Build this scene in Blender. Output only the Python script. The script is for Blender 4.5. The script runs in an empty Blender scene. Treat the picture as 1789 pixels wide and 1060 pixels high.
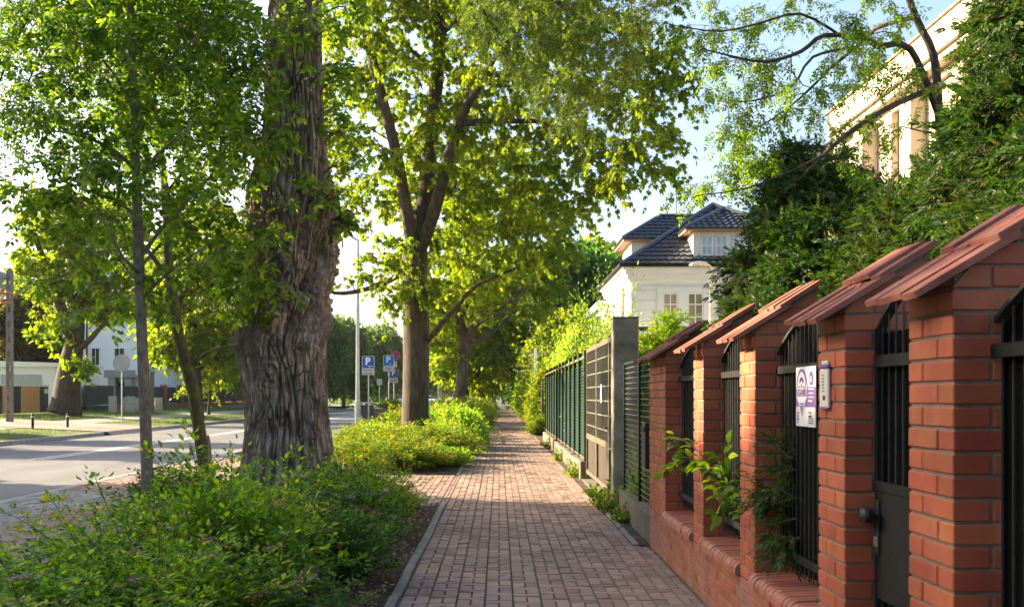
import bpy, math, random
import numpy as np
from math import radians as RAD, sin, cos, pi
from mathutils import Vector

sc = bpy.context.scene
COL = sc.collection
F, VX, VY, H = 1930.0, 872.0, 690.0, 1.46


def P(px, py, d):
    """Photo pixel at a depth of d metres -> world point."""
    return np.array([(px - VX) / F * d, d, H - (py - VY) / F * d])


# ------------------------------------------------------------------ mesh building
class MB:
    def __init__(s):
        s.v = []; s.f = {}; s.n = 0

    def add(s, V, Fc):
        V = np.asarray(V, float).reshape(-1, 3)
        s.v.append(V)
        if isinstance(Fc, np.ndarray):
            Fc = [Fc]
            for a in Fc:
                s.f.setdefault(a.shape[1], []).append(a + s.n)
        else:
            g = {}
            for f in Fc:
                g.setdefault(len(f), []).append(f)
            for k, a in g.items():
                s.f.setdefault(k, []).append(np.array(a, int) + s.n)
        s.n += len(V)
        return s

    def box(s, x0, x1, y0, y1, z0, z1, c=0.0):
        if c <= 0:
            V = [(x0, y0, z0), (x1, y0, z0), (x1, y1, z0), (x0, y1, z0), (x0, y0, z1), (x1, y0, z1), (x1, y1, z1), (x0, y1, z1)]
            return s.add(V, [(0, 3, 2, 1), (4, 5, 6, 7), (0, 1, 5, 4), (1, 2, 6, 5), (2, 3, 7, 6), (3, 0, 4, 7)])
        V, Fc = CHB
        m = np.array([(x0 + x1) / 2, (y0 + y1) / 2, (z0 + z1) / 2]); h = np.array([x1 - x0, y1 - y0, z1 - z0]) / 2
        c = min(c, h.min() * .6)
        return s.add(m + np.sign(V) * (h - c * (np.abs(V) < 1.5)), Fc)

    def prism(s, prof, axis, a, b):
        """prof: list of 2D points; axis 'x','y','z' = direction of extrusion from a to b."""
        n = len(prof)
        def mk(t, p):
            return {'x': (t, p[0], p[1]), 'y': (p[0], t, p[1]), 'z': (p[0], p[1], t)}[axis]
        V = [mk(a, p) for p in prof] + [mk(b, p) for p in prof]
        Fc = [tuple(range(n)), tuple(range(2 * n - 1, n - 1, -1))]
        Fc += [(i, n + i, n + (i + 1) % n, (i + 1) % n) for i in range(n)]
        return s.add(V, Fc)

    def tube(s, pts, rad, k=6, cap=True):
        pts = np.asarray(pts, float); n = len(pts)
        rad = np.broadcast_to(np.asarray(rad, float), (n,))
        T = np.gradient(pts, axis=0); T /= np.linalg.norm(T, axis=1)[:, None] + 1e-9
        a = np.array([0, 0, 1.]) if abs(T[0][2]) < .9 else np.array([1., 0, 0])
        N = np.zeros((n, 3)); u = a - T[0] * a.dot(T[0]); N[0] = u / np.linalg.norm(u)
        for i in range(1, n):
            u = N[i - 1] - T[i] * N[i - 1].dot(T[i]); N[i] = u / (np.linalg.norm(u) + 1e-9)
        B = np.cross(T, N)
        th = np.linspace(0, 2 * pi, k, endpoint=False)
        V = pts[:, None] + rad[:, None, None] * (np.cos(th)[None, :, None] * N[:, None] + np.sin(th)[None, :, None] * B[:, None])
        i = np.arange(n - 1)[:, None] * k; j = np.arange(k)[None]; j2 = (j + 1) % k
        Q = np.stack([i + j, i + j2, i + k + j2, i + k + j], -1).reshape(-1, 4)
        fs = [tuple(q) for q in Q] if False else Q
        b = s.n
        s.add(V.reshape(-1, 3), fs)
        if cap:
            s.f.setdefault(k, []).append(np.array([list(range(b + k - 1, b - 1, -1)), list(range(b + (n - 1) * k, b + n * k))]))
        return s

    def lathe(s, prof, c=(0, 0, 0), k=16):
        pr = np.array(prof, float); n = len(pr)
        th = np.linspace(0, 2 * pi, k, endpoint=False)
        V = np.stack([c[0] + pr[:, None, 0] * np.cos(th), c[1] + pr[:, None, 0] * np.sin(th), c[2] + np.repeat(pr[:, 1:2], k, 1)], -1)
        i = np.arange(n - 1)[:, None] * k; j = np.arange(k)[None]; j2 = (j + 1) % k
        Q = np.stack([i + j, i + j2, i + k + j2, i + k + j], -1).reshape(-1, 4)
        return s.add(V.reshape(-1, 3), Q)

    def inst(s, tv, tf, pos, R, sc_):
        """many copies of a template: tf = dict k -> (m,k) faces"""
        N = len(pos)
        if N == 0: return s
        sc_ = np.asarray(sc_, float)
        if sc_.ndim == 1: sc_ = sc_[:, None]
        tv = np.asarray(tv, float)
        V = np.einsum('nij,nvj->nvi', R, tv[None] * sc_[:, None, :]) + pos[:, None]
        off = np.arange(N) * len(tv)
        for k, a in tf.items():
            s.f.setdefault(k, []).append((a[None] + off[:, None, None] + s.n).reshape(-1, k))
        s.v.append(V.reshape(-1, 3)); s.n += N * len(tv)
        return s

    def mesh(s, name, off=(0, 0, 0), smooth=False):
        me = bpy.data.meshes.new(name)
        V = np.concatenate(s.v) - np.asarray(off, float)
        loops = []; tot = []
        for k, l in s.f.items():
            A = np.concatenate(l); loops.append(A.ravel()); tot.append(np.full(len(A), k))
        loops = np.concatenate(loops); tot = np.concatenate(tot)
        st = np.concatenate([[0], np.cumsum(tot)[:-1]])
        me.vertices.add(len(V)); me.vertices.foreach_set('co', V.ravel().astype(np.float32))
        me.loops.add(len(loops)); me.loops.foreach_set('vertex_index', loops.astype(np.int32))
        me.polygons.add(len(tot)); me.polygons.foreach_set('loop_start', st.astype(np.int32))
        me.polygons.foreach_set('loop_total', tot.astype(np.int32))
        me.polygons.foreach_set('use_smooth', np.full(len(tot), bool(smooth)))
        me.update(calc_edges=True); me.validate()
        return me

    def build(s, name, mat, parent=None, smooth=False, loc=None):
        """Vertices are world coordinates; the object hangs under parent, or stands at loc."""
        off = parent.get('_o', (0, 0, 0)) if parent is not None else ((0, 0, 0) if loc is None else [float(q) for q in loc])
        me = s.mesh(name, off, smooth)
        for m in (mat if isinstance(mat, (list, tuple)) else [mat]): me.materials.append(m)
        o = bpy.data.objects.new(name, me); COL.objects.link(o)
        if parent is not None:
            o.parent = parent; o['_o'] = list(off)
        else:
            o.location = off; o['_o'] = list(off)
        return o


def _chb():
    V = []; idx = {}
    for sx in (-1, 1):
        for sy in (-1, 1):
            for sz in (-1, 1):
                for ax in range(3):
                    v = [sx, sy, sz]; v[ax] *= 2
                    idx[(sx, sy, sz, ax)] = len(V); V.append(v)
    Fc = []
    for ax in range(3):
        o = [a for a in range(3) if a != ax]
        for sg in (-1, 1):
            q = []
            for a, b in ((-1, -1), (1, -1), (1, 1), (-1, 1)):
                t = [0, 0, 0]; t[ax] = sg; t[o[0]] = a; t[o[1]] = b; q.append(idx[tuple(t) + (ax,)])
            Fc.append(tuple(q if (sg > 0) ^ (ax == 1) else q[::-1]))
        for a in (-1, 1):
            for b in (-1, 1):
                def ky(s_, axx):
                    t = [0, 0, 0]; t[ax] = s_; t[o[0]] = a; t[o[1]] = b; return idx[tuple(t) + (axx,)]
                q = (ky(-1, o[0]), ky(1, o[0]), ky(1, o[1]), ky(-1, o[1]))
                Fc.append(q if (a * b > 0) ^ (ax == 1) else q[::-1])
    for sx in (-1, 1):
        for sy in (-1, 1):
            for sz in (-1, 1):
                t = tuple(idx[(sx, sy, sz, a)] for a in range(3))
                Fc.append(t if sx * sy * sz > 0 else t[::-1])
    return np.array(V, float), Fc
CHB = _chb()


def tag(o, label=None, cat=None, group=None, kind=None):
    if label: o['label'] = label
    if cat: o['category'] = cat
    if group: o['group'] = group
    if kind: o['kind'] = kind
    return o


def thing(name, label, cat, loc=(0, 0, 0), group=None):
    o = bpy.data.objects.new(name, None); COL.objects.link(o); o.location = loc; o['_o'] = [float(a) for a in loc]
    o.empty_display_size = .2
    return tag(o, label, cat, group)


def copy_thing(o, loc=None, rz=None, scale=None, label=None, parent=None):
    c = o.copy(); COL.objects.link(c)
    if parent is not None: c.parent = parent
    for ch in list(o.children): copy_thing(ch, parent=c)
    if loc is not None: c.location = loc; c['_o'] = [float(a) for a in loc]
    if rz is not None: c.rotation_euler = (0, 0, rz)
    if scale is not None: c.scale = scale
    if label: c['label'] = label
    return c


def text_arr(body, size, align='CENTER', offset=0.0):
    cu = bpy.data.curves.new('lettering', 'FONT'); cu.body = body; cu.size = size; cu.align_x = align; cu.align_y = 'CENTER'; cu.offset = offset
    cu.resolution_u = 3
    ob = bpy.data.objects.new('lettering', cu); COL.objects.link(ob)
    dg = bpy.context.evaluated_depsgraph_get()
    me = bpy.data.meshes.new_from_object(ob.evaluated_get(dg))
    V = np.array([v.co[:] for v in me.vertices]); Fc = [tuple(p.vertices) for p in me.polygons]
    bpy.data.objects.remove(ob); bpy.data.curves.remove(cu); bpy.data.meshes.remove(me)
    return V, Fc


# ------------------------------------------------------------------ noise
def _h(i, j, k, s):
    n = (i * 374761393 + j * 668265263 + k * 2147483647 + s * 144269) & 0x7fffffff
    n = ((n ^ (n >> 13)) * 1274126177) & 0x7fffffff
    return ((n ^ (n >> 16)) & 0xffff) / 32767.5 - 1.0


def vn(p, s=0):
    p = np.asarray(p, float); i = np.floor(p).astype(np.int64); f = p - i; f = f * f * (3 - 2 * f)
    r = 0
    for a in (0, 1):
        for b in (0, 1):
            for c in (0, 1):
                w = (f[..., 0] if a else 1 - f[..., 0]) * (f[..., 1] if b else 1 - f[..., 1]) * (f[..., 2] if c else 1 - f[..., 2])
                r = r + w * _h(i[..., 0] + a, i[..., 1] + b, i[..., 2] + c, s)
    return r


def fbm(p, s=0, o=4):
    r = 0; a = 1.
    for k in range(o):
        r = r + a * vn(np.asarray(p) * 2 ** k + 17.3 * k, s + k); a *= .5
    return r


# ------------------------------------------------------------------ materials
def newmat(name):
    m = bpy.data.materials.new(name); m.use_nodes = True
    t = m.node_tree; t.nodes.clear()
    out = t.nodes.new('ShaderNodeOutputMaterial')
    return m, t, out


def nd(t, typ, **kw):
    n = t.nodes.new(typ)
    for k, v in kw.items():
        if k.startswith('i_'):
            n.inputs[k[2:].replace('_', ' ')].default_value = v
        else: setattr(n, k, v)
    return n


def ramp(t, cols, fac):
    r = t.nodes.new('ShaderNodeValToRGB'); el = r.color_ramp.elements
    n = len(cols)
    pos = [c[3] if len(c) > 3 else i / max(1, n - 1) for i, c in enumerate(cols)]
    while len(el) < n: el.new(.5)
    for i, c in enumerate(cols):
        el[i].position = pos[i]; el[i].color = (c[0], c[1], c[2], 1)
    t.links.new(fac, r.inputs[0])
    return r.outputs[0]


def mat(name, cols, scale=4., rough=.75, bump=0., bscale=30., metal=0., island=0., stretch=(1, 1, 1), detail=6., spec=.35, dist=.02, hue=0., dirt=None, dirt2=None):
    m, t, out = newmat(name); L = t.links.new
    tc = nd(t, 'ShaderNodeTexCoord'); mp = nd(t, 'ShaderNodeMapping'); mp.inputs['Scale'].default_value = stretch
    L(tc.outputs['Object'], mp.inputs[0])
    no = nd(t, 'ShaderNodeTexNoise', i_Scale=scale, i_Detail=detail, i_Roughness=.6); L(mp.outputs[0], no.inputs['Vector'])
    mr = nd(t, 'ShaderNodeMapRange'); mr.inputs[1].default_value = .3; mr.inputs[2].default_value = .7; L(no.outputs['Fac'], mr.inputs[0])
    c = ramp(t, cols, mr.outputs[0])
    if island or hue:
        g = nd(t, 'ShaderNodeNewGeometry'); hs = nd(t, 'ShaderNodeHueSaturation')
        a = nd(t, 'ShaderNodeMapRange'); a.inputs[3].default_value = 1 - island; a.inputs[4].default_value = 1 + island
        L(g.outputs['Random Per Island'], a.inputs[0]); L(a.outputs[0], hs.inputs['Value']); L(c, hs.inputs['Color'])
        if hue:
            w = nd(t, 'ShaderNodeTexWhiteNoise', noise_dimensions='1D'); L(g.outputs['Random Per Island'], w.inputs['W'])
            b = nd(t, 'ShaderNodeMapRange'); b.inputs[3].default_value = .5 - hue; b.inputs[4].default_value = .5 + hue
            L(w.outputs['Value'], b.inputs[0]); L(b.outputs[0], hs.inputs['Hue'])
        c = hs.outputs[0]
    for dirt in [q for q in (dirt, dirt2) if q]:
        d = nd(t, 'ShaderNodeTexNoise', i_Scale=dirt[1], i_Detail=8., i_Roughness=.65); L(tc.outputs['Object'], d.inputs['Vector'])
        r2 = nd(t, 'ShaderNodeMapRange'); r2.inputs[1].default_value = dirt[2]; r2.inputs[2].default_value = dirt[2] + .2; r2.inputs[4].default_value = dirt[3]; L(d.outputs['Fac'], r2.inputs[0])
        mx = nd(t, 'ShaderNodeMixRGB'); mx.inputs[2].default_value = (*dirt[0], 1); L(r2.outputs[0], mx.inputs[0]); L(c, mx.inputs[1]); c = mx.outputs[0]
    p = nd(t, 'ShaderNodeBsdfPrincipled'); p.inputs['Roughness'].default_value = rough; p.inputs['Metallic'].default_value = metal
    p.inputs['Specular IOR Level'].default_value = spec
    L(c, p.inputs['Base Color'])
    if bump:
        n2 = nd(t, 'ShaderNodeTexNoise', i_Scale=bscale, i_Detail=8., i_Roughness=.65); L(mp.outputs[0], n2.inputs['Vector'])
        bp = nd(t, 'ShaderNodeBump'); bp.inputs['Strength'].default_value = bump; bp.inputs['Distance'].default_value = dist
        L(n2.outputs['Fac'], bp.inputs['Height']); L(bp.outputs[0], p.inputs['Normal'])
    L(p.outputs[0], out.inputs[0])
    return m


def leafmat(name, cols, trans, tmix=.45, rough=.5, spec=.3, clump=.7):
    """Leaf: colour varies leaf by leaf and, slowly, through the plant; light passes through it."""
    m, t, out = newmat(name); L = t.links.new
    g = nd(t, 'ShaderNodeNewGeometry'); tc = nd(t, 'ShaderNodeTexCoord')
    no = nd(t, 'ShaderNodeTexNoise', i_Scale=clump, i_Detail=3.); L(tc.outputs['Object'], no.inputs['Vector'])
    mr = nd(t, 'ShaderNodeMapRange'); mr.inputs[1].default_value = .3; mr.inputs[2].default_value = .7; mr.inputs[3].default_value = -.2; mr.inputs[4].default_value = .2; L(no.outputs['Fac'], mr.inputs[0])
    ad = nd(t, 'ShaderNodeMath', operation='ADD'); L(g.outputs['Random Per Island'], ad.inputs[0]); L(mr.outputs[0], ad.inputs[1])
    c = ramp(t, cols, ad.outputs[0])
    p = nd(t, 'ShaderNodeBsdfPrincipled'); p.inputs['Roughness'].default_value = rough; p.inputs['Specular IOR Level'].default_value = spec
    L(c, p.inputs['Base Color'])
    mx0 = nd(t, 'ShaderNodeMixRGB', blend_type='MULTIPLY'); mx0.inputs[0].default_value = 1; mx0.inputs[2].default_value = (*trans, 1); L(c, mx0.inputs[1])
    tr = nd(t, 'ShaderNodeBsdfTranslucent'); L(mx0.outputs[0], tr.inputs['Color'])
    mx = nd(t, 'ShaderNodeMixShader'); mx.inputs[0].default_value = tmix; L(p.outputs[0], mx.inputs[1]); L(tr.outputs[0], mx.inputs[2])
    L(mx.outputs[0], out.inputs[0])
    return m


M = {}
M['paver'] = mat('red_paver', [(.25, .172, .135), (.30, .208, .165), (.34, .245, .20)], 1.2, .88, .3, 160, island=.2, hue=.014, dist=.003, spec=.2, dirt=((.185, .165, .14), .8, .5, .55), dirt2=((.12, .10, .08), 2.6, .6, .45))
M['paver_grey'] = mat('grey_paver', [(.22, .215, .20), (.32, .31, .29)], 2.5, .85, .3, 150, island=.14, dist=.004, dirt=((.16, .14, .12), .9, .5, .5))
M['joint'] = mat('joint_sand', [(.08, .07, .05), (.13, .12, .07), (.09, .11, .04)], 1.6, .95, .4, 90)
M['asphalt'] = mat('asphalt', [(.085, .087, .095), (.12, .12, .125), (.15, .148, .148)], 1.3, .8, .35, 260, stretch=(1, .25, 1), dist=.004, spec=.4, dirt=((.055, .057, .064), .5, .5, .55), dirt2=((.19, .18, .165), 1.7, .57, .35))
M['paint'] = mat('road_paint', [(.42, .42, .42), (.72, .72, .7)], 7., .7, .1, 80)
M['kerb'] = mat('kerb_concrete', [(.24, .23, .21), (.36, .35, .32)], 4., .85, .35, 110, island=.1, dist=.005)
M['edging'] = mat('edging_concrete', [(.17, .17, .155), (.27, .265, .24)], 5., .9, .4, 100, island=.12, dist=.005, dirt=((.10, .11, .05), 3., .55, .6))
M['soil'] = mat('soil', [(.035, .024, .016), (.075, .05, .033), (.12, .085, .055)], 9., .95, .9, 60, dist=.03)
M['ground'] = mat('ground_grass', [(.045, .075, .016), (.08, .13, .025), (.13, .15, .045)], 1.2, .95, .8, 60, dist=.04)
M['brick'] = mat('clinker_brick', [(.29, .066, .030), (.37, .092, .041), (.43, .12, .054)], 3.2, .6, .25, 130, island=.16, hue=.006, dist=.003, spec=.3, dirt=((.13, .045, .032), 5.5, .54, .5), dirt2=((.38, .26, .21), 2.3, .58, .28))
M['brick_base'] = mat('clinker_brick_weathered', [(.27, .072, .038), (.34, .10, .053), (.40, .135, .075)], 3.2, .7, .3, 130, island=.16, hue=.006, dist=.003, spec=.25, dirt=((.34, .22, .175), 2.6, .46, .5), dirt2=((.12, .06, .045), 1.6, .55, .5))
M['mortar'] = mat('mortar', [(.14, .108, .082), (.24, .19, .145)], 9., .95, .6, 140, dist=.005)
M['tile'] = mat('cap_tile', [(.18, .062, .042), (.26, .095, .066), (.33, .14, .10)], 6., .85, .4, 90, island=.16, dist=.004, stretch=(1, .5, 1), spec=.2, dirt=((.10, .075, .05), 7., .55, .6), dirt2=((.30, .24, .19), 3.5, .6, .4))
M['sillb'] = mat('sill_brick', [(.31, .10, .062), (.40, .15, .095)], 5., .5, .2, 110, island=.12, dist=.003)
M['iron'] = mat('black_iron', [(.008, .008, .0075), (.018, .0175, .016)], 14., .6, .2, 90, spec=.2, dirt=((.05, .035, .022), 9., .62, .5))
M['ironbar'] = mat('iron_bar', [(.025, .026, .022), (.05, .05, .042)], 12., .5, .1, 90, spec=.4)
M['blackpanel'] = mat('black_panel', [(.003, .003, .003), (.006, .006, .006)], 6., .95, .05, 60, spec=.05)
M['concrete'] = mat('old_concrete', [(.12, .11, .085), (.21, .19, .15), (.29, .265, .215)], 3.5, .9, .6, 70, dist=.01, dirt=((.06, .062, .03), 1.7, .48, .85))
M['plinth'] = mat('plinth_concrete', [(.09, .08, .062), (.16, .14, .11)], 4., .9, .5, 60, dist=.008, island=.08, dirt=((.09, .085, .05), 2.5, .5, .6))
M['greenmetal'] = mat('green_painted_metal', [(.006, .022, .0145), (.012, .034, .023)], 6., .75, .1, 60, spec=.08)
M['greymetal'] = mat('grey_painted_metal', [(.085, .072, .05), (.135, .115, .08)], 6., .75, .15, 60, spec=.12)
M['brownslat'] = mat('brown_slat', [(.025, .018, .012), (.05, .035, .022)], 5., .6, .15, 60, stretch=(4, 4, .4), island=.2)
M['wire'] = mat('galvanised_wire', [(.14, .14, .115), (.22, .22, .18)], 12., .45, 0, metal=.5)
M['galv'] = mat('galvanised_steel', [(.42, .42, .41), (.56, .56, .54)], 6., .42, .1, 50, metal=.35, stretch=(1, 1, .3))
M['bark_old'] = mat('furrowed_bark', [(.10, .074, .054), (.24, .18, .134), (.42, .35, .28)], 8., .95, .8, 22, stretch=(1, 1, .45), dist=.03, dirt=((.085, .10, .035), 1.7, .56, .5))
M['bark'] = mat('brown_bark', [(.036, .027, .02), (.074, .057, .042), (.118, .095, .072)], 11., .95, .9, 30, stretch=(1, 1, .2), dist=.03)
M['bark_smooth'] = mat('young_bark', [(.10, .085, .06), (.18, .155, .11), (.25, .225, .165)], 16., .9, .5, 40, stretch=(1, 1, .6), dist=.01, dirt=((.10, .12, .04), 5., .52, .7))
M['bark_moss'] = mat('mossy_bark', [(.035, .03, .02), (.07, .06, .035), (.10, .10, .04)], 12., .95, .9, 40, dist=.02, dirt=((.10, .13, .025), 4., .48, .8))
M['twig'] = mat('twig', [(.06, .045, .03), (.12, .09, .06)], 9., .9)
M['white_wall'] = mat('white_plaster', [(.79, .775, .75), (.84, .83, .81)], 1.5, .85, .12, 90, dist=.004)
M['trim'] = mat('white_trim', [(.78, .765, .73), (.84, .82, .79)], 2., .7, .05, 60)
M['cream'] = mat('cream_plaster', [(.44, .375, .285), (.54, .465, .365)], .9, .85, .2, 60, dist=.006, stretch=(1, 1, .4), dirt=((.40, .33, .25), .8, .55, .5))
M['roof'] = mat('dark_roof_tile', [(.02, .025, .037), (.04, .047, .065)], 3., .34, .15, 40, spec=.55)
M['eave'] = mat('eave_board', [(.30, .17, .09), (.42, .25, .14)], 3., .7)
M['glass'] = mat('window_glass', [(.03, .035, .03), (.07, .075, .06)], .8, .06, 0, spec=.8)
M['curtain'] = mat('curtained_glass', [(.16, .15, .08), (.27, .25, .15)], 2.5, .12, 0, spec=.8, stretch=(3, 3, .6))
M['skyglass'] = mat('sky_tinted_glass', [(.32, .44, .52), (.42, .54, .60)], .8, .07, 0, spec=.8)  # pale blue base colour stands in for the reflected sky
M['rail'] = mat('dark_railing', [(.03, .035, .045), (.05, .055, .065)], 5., .5)
M['blue'] = mat('blue_sign', [(.008, .07, .32), (.012, .09, .38)], 2., .4, spec=.5)
M['blue_light'] = mat('lighter_blue_sign', [(.012, .16, .46), (.018, .19, .5)], 2., .4, spec=.5)
M['sign_white'] = mat('sign_white', [(.72, .73, .74), (.80, .80, .80)], 2., .45)
M['sign_grey'] = mat('weathered_plate', [(.50, .47, .46), (.62, .59, .57)], 6., .5)
M['sign_back'] = mat('sign_back', [(.26, .28, .29), (.34, .36, .37)], 3., .5, metal=.2)
M['sign_red'] = mat('faded_red', [(.62, .05, .14), (.70, .09, .2)], 3., .45)
M['purple'] = mat('purple_print', [(.16, .07, .26), (.20, .10, .31)], 4., .45)
M['lilac'] = mat('lilac_print', [(.40, .36, .46), (.48, .44, .53)], 4., .5)
M['ink'] = mat('dark_ink', [(.03, .03, .035), (.05, .05, .05)], 4., .6)
M['board'] = mat('white_board', [(.60, .59, .585), (.68, .67, .66)], 5., .45)
M['ivory'] = mat('ivory_plastic', [(.62, .58, .50), (.70, .66, .58)], 5., .4)
M['rubber'] = mat('black_plastic', [(.015, .015, .016), (.03, .03, .03)], 5., .5)
M['bin'] = mat('bin_metal', [(.05, .05, .048), (.08, .08, .075)], 5., .6, .2, 40)
M['polewood'] = mat('weathered_pole', [(.17, .14, .10), (.28, .23, .17)], 8., .9, .4, 40, stretch=(1, 1, .2))
M['pole_conc'] = mat('pole_concrete', [(.15, .135, .115), (.24, .215, .185)], 5., .9, .4, 60)
M['fencewood'] = mat('fence_wood', [(.35, .22, .10), (.48, .32, .16)], 5., .8, stretch=(4, 4, .5))
M['darkfence'] = mat('dark_fence', [(.025, .028, .03), (.05, .053, .055)], 3., .6, stretch=(5, 5, .3))
M['fencebrick'] = mat('fence_brick', [(.24, .075, .045), (.33, .12, .075)], 7., .85, .3, 50)
M['cabinet'] = mat('cabinet_grey', [(.44, .44, .43), (.54, .54, .53)], 3., .6)
M['garage'] = mat('garage_door', [(.38, .38, .37), (.45, .45, .44)], 3., .6)
M['ceramic'] = mat('orange_insulator', [(.45, .16, .05), (.55, .22, .08)], 5., .4)
M['litter'] = mat('dry_leaf', [(.12, .075, .04), (.24, .16, .09), (.33, .25, .16)], 3., .9, island=.4)
M['flower'] = mat('pink_flower', [(.55, .25, .34), (.68, .42, .50), (.45, .22, .2)], 30., .8, island=.25)
M['flower_dry'] = mat('faded_flower', [(.30, .13, .09), (.42, .22, .15)], 30., .9, island=.3)
M['car_white'] = mat('car_paint_white', [(.70, .71, .72), (.76, .77, .78)], 1., .25, spec=.6)
M['car_dark'] = mat('car_paint_dark', [(.05, .055, .065), (.07, .075, .085)], 1., .25, spec=.6)
M['car_silver'] = mat('car_paint_silver', [(.38, .39, .41), (.45, .46, .48)], 1., .25, metal=.4)
M['flowerbox'] = mat('planter_brown', [(.18, .10, .07), (.28, .17, .12)], 8., .9, .3, 40)

G = (1.0, 1.0, 1.0)
M['l_fresh'] = leafmat('fresh_green_leaf', [(0.036, 0.0864, 0.0108), (0.072, 0.144, 0.0144), (0.114, 0.204, 0.018), (0.18, 0.264, 0.024)], (2.3, 2.2, .9), .5, spec=.25)
M['l_lit'] = leafmat('sunlit_toned_leaf', [(0.0486, 0.0972, 0.0108), (0.0972, 0.1674, 0.014), (0.162, 0.2268, 0.0173), (0.2376, 0.2538, 0.0216)], (2.35, 2.25, .8), .55, spec=.2)  # sunlit look of the foliage is put into the leaf colour
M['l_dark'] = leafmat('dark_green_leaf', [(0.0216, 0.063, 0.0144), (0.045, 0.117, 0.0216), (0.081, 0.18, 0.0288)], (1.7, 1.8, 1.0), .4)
M['l_mid'] = leafmat('mid_green_leaf', [(0.0338, 0.0783, 0.0121), (0.0675, 0.1283, 0.0162), (0.1148, 0.1823, 0.0216), (0.1755, 0.2025, 0.0297)], (1.9, 1.8, 1.0), .45)
M['l_olive'] = leafmat('olive_leaf', [(.04, .06, .010), (.09, .115, .016), (.14, .14, .02), (.16, .11, .02)], (1.9, 1.6, .9), .45)
M['l_bush'] = leafmat('spirea_leaf', [(0.0455, 0.1235, 0.013, 0.0), (0.0975, 0.2145, 0.0169, 0.3), (0.1625, 0.3055, 0.0208, 0.62), (0.26, 0.377, 0.026, 0.9), (0.39, 0.26, 0.065, 1.0)], (2.2, 2.0, .9), .5, clump=1.6)
M['l_bushdark'] = leafmat('dark_shrub_leaf', [(0.0225, 0.075, 0.015), (0.045, 0.1275, 0.018), (0.0825, 0.1875, 0.024), (0.135, 0.24, 0.03)], (1.7, 1.7, 1.0), .4, clump=1.6)
M['l_gold'] = leafmat('golden_spirea_leaf', [(.05, .13, .010, 0), (.10, .20, .013, .3), (.17, .265, .016, .6), (.26, .30, .02, .88), (.36, .22, .03, 1)], (1.7, 1.5, .8), .4, clump=1.6)
M['l_thuja'] = leafmat('thuja_spray', [(0.0115, 0.0345, 0.0092, 0.0), (0.0253, 0.0644, 0.0115, 0.3), (0.046, 0.1012, 0.0149, 0.65), (0.0805, 0.1437, 0.0184, 0.93), (0.115, 0.0805, 0.0253, 1.0)], (1.6, 1.6, .9), .3, clump=1.2)
M['l_goldthuja'] = leafmat('golden_thuja_spray', [(.08, .09, .012), (.17, .15, .018), (.27, .20, .022)], (1.5, 1.4, .9), .3, clump=.8)
M['l_far'] = leafmat('haze_lightened_leaf', [(.05, .095, .03), (.085, .15, .045), (.13, .20, .06)], (2.0, 1.9, 1.0), .5, spec=.15)  # leaves lightened so their colour carries the distance haze
M['l_brown'] = leafmat('copper_leaf', [(.03, .05, .012), (.06, .06, .016), (.13, .06, .02)], (1.6, 1.6, 1.0), .4)
M['blade'] = leafmat('grass_blade', [(.05, .10, .014), (.09, .16, .02), (.16, .20, .03)], (1.8, 1.6, .9), .4)
# ================================================================== SETTING
rng = np.random.default_rng(7)


def struct(mb, name, m, smooth=False):
    o = mb.build(name, m, smooth=smooth); o['kind'] = 'structure'; return o


def zfar(x):
    """height of the verge across the road"""
    x = np.asarray(x, float)
    return np.where(x < -15.0, .05 + np.clip(-15.0 - x, 0, 10) * .047, -.16)


xs = np.array([-700, -200, -60, -40, -30, -25, -23, -21, -19.9, -18.2, -16.5, -15.3, -15.16, -14.9, -10, -6.9, -5.8, -.7, 1.9, 6, 40, 200, 700.])
ys = np.concatenate([np.arange(-60, 40, 20), np.arange(40, 160, 10), [200, 300, 500, 900, 1600]])
X, Y = np.meshgrid(xs, ys); Z = zfar(X)
Z = np.where((X < -15.2) & (Y > 64), np.where(X > -15.2 - (Y - 64) * .055 - .01, -.16, Z), Z)
Z = np.where(X > 1.85, -.02, Z)
n = len(xs)
i = (np.arange(len(ys) - 1)[:, None] * n + np.arange(n - 1)[None]).ravel()
g = MB(); g.add(np.stack([X, Y, Z], -1), np.stack([i, i + 1, i + 1 + n, i + n], -1))
struct(g, 'ground', M['ground'])


def xleft(y):
    return -15.0 - max(0., y - 62) * .055


yy = np.concatenate([np.arange(-40, 60, 20), np.arange(60, 400, 20), [500, 800, 1500]])
g = MB()
V = []; Fc = []
for k, y in enumerate(yy):
    V += [(xleft(y), y, -.06), (-6.9, y, -.06)]
    if k: Fc.append((2 * k - 2, 2 * k - 1, 2 * k + 1, 2 * k))
g.add(V, Fc); struct(g, 'road', M['asphalt'])
# markings: two solid centre lines and a dashed piece
g = MB()
def strip(x0, x1, y0, y1, z): g.add([(x0, y0, z), (x1, y0, z), (x1, y1, z), (x0, y1, z)], [(0, 1, 2, 3)])
strip(-11.12, -11.0, 26, 120, -.056); strip(-10.86, -10.74, 26, 120, -.056)
for y in (2, 8, 14, 20): strip(-11.05, -10.93, y, y + 3, -.056)
for y in range(128, 320, 12): strip(-11.4, -11.25, y, y + 5, -.056)
struct(g, 'road_marking', M['paint'])
# far verge kerb (broken by the driveway)
g = MB()
y = -20.
while y < 130:
    if not (41.5 < y < 49.0):
        x = xleft(y); x2 = xleft(y + 1)
        g.prism([(x - .16, -.16), (x, -.16), (x, .04), (x - .02, .065), (x - .16, .065)], 'y', y + .004, y + .996)
    y += 1.
struct(g, 'far_kerb', M['kerb'])
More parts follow.
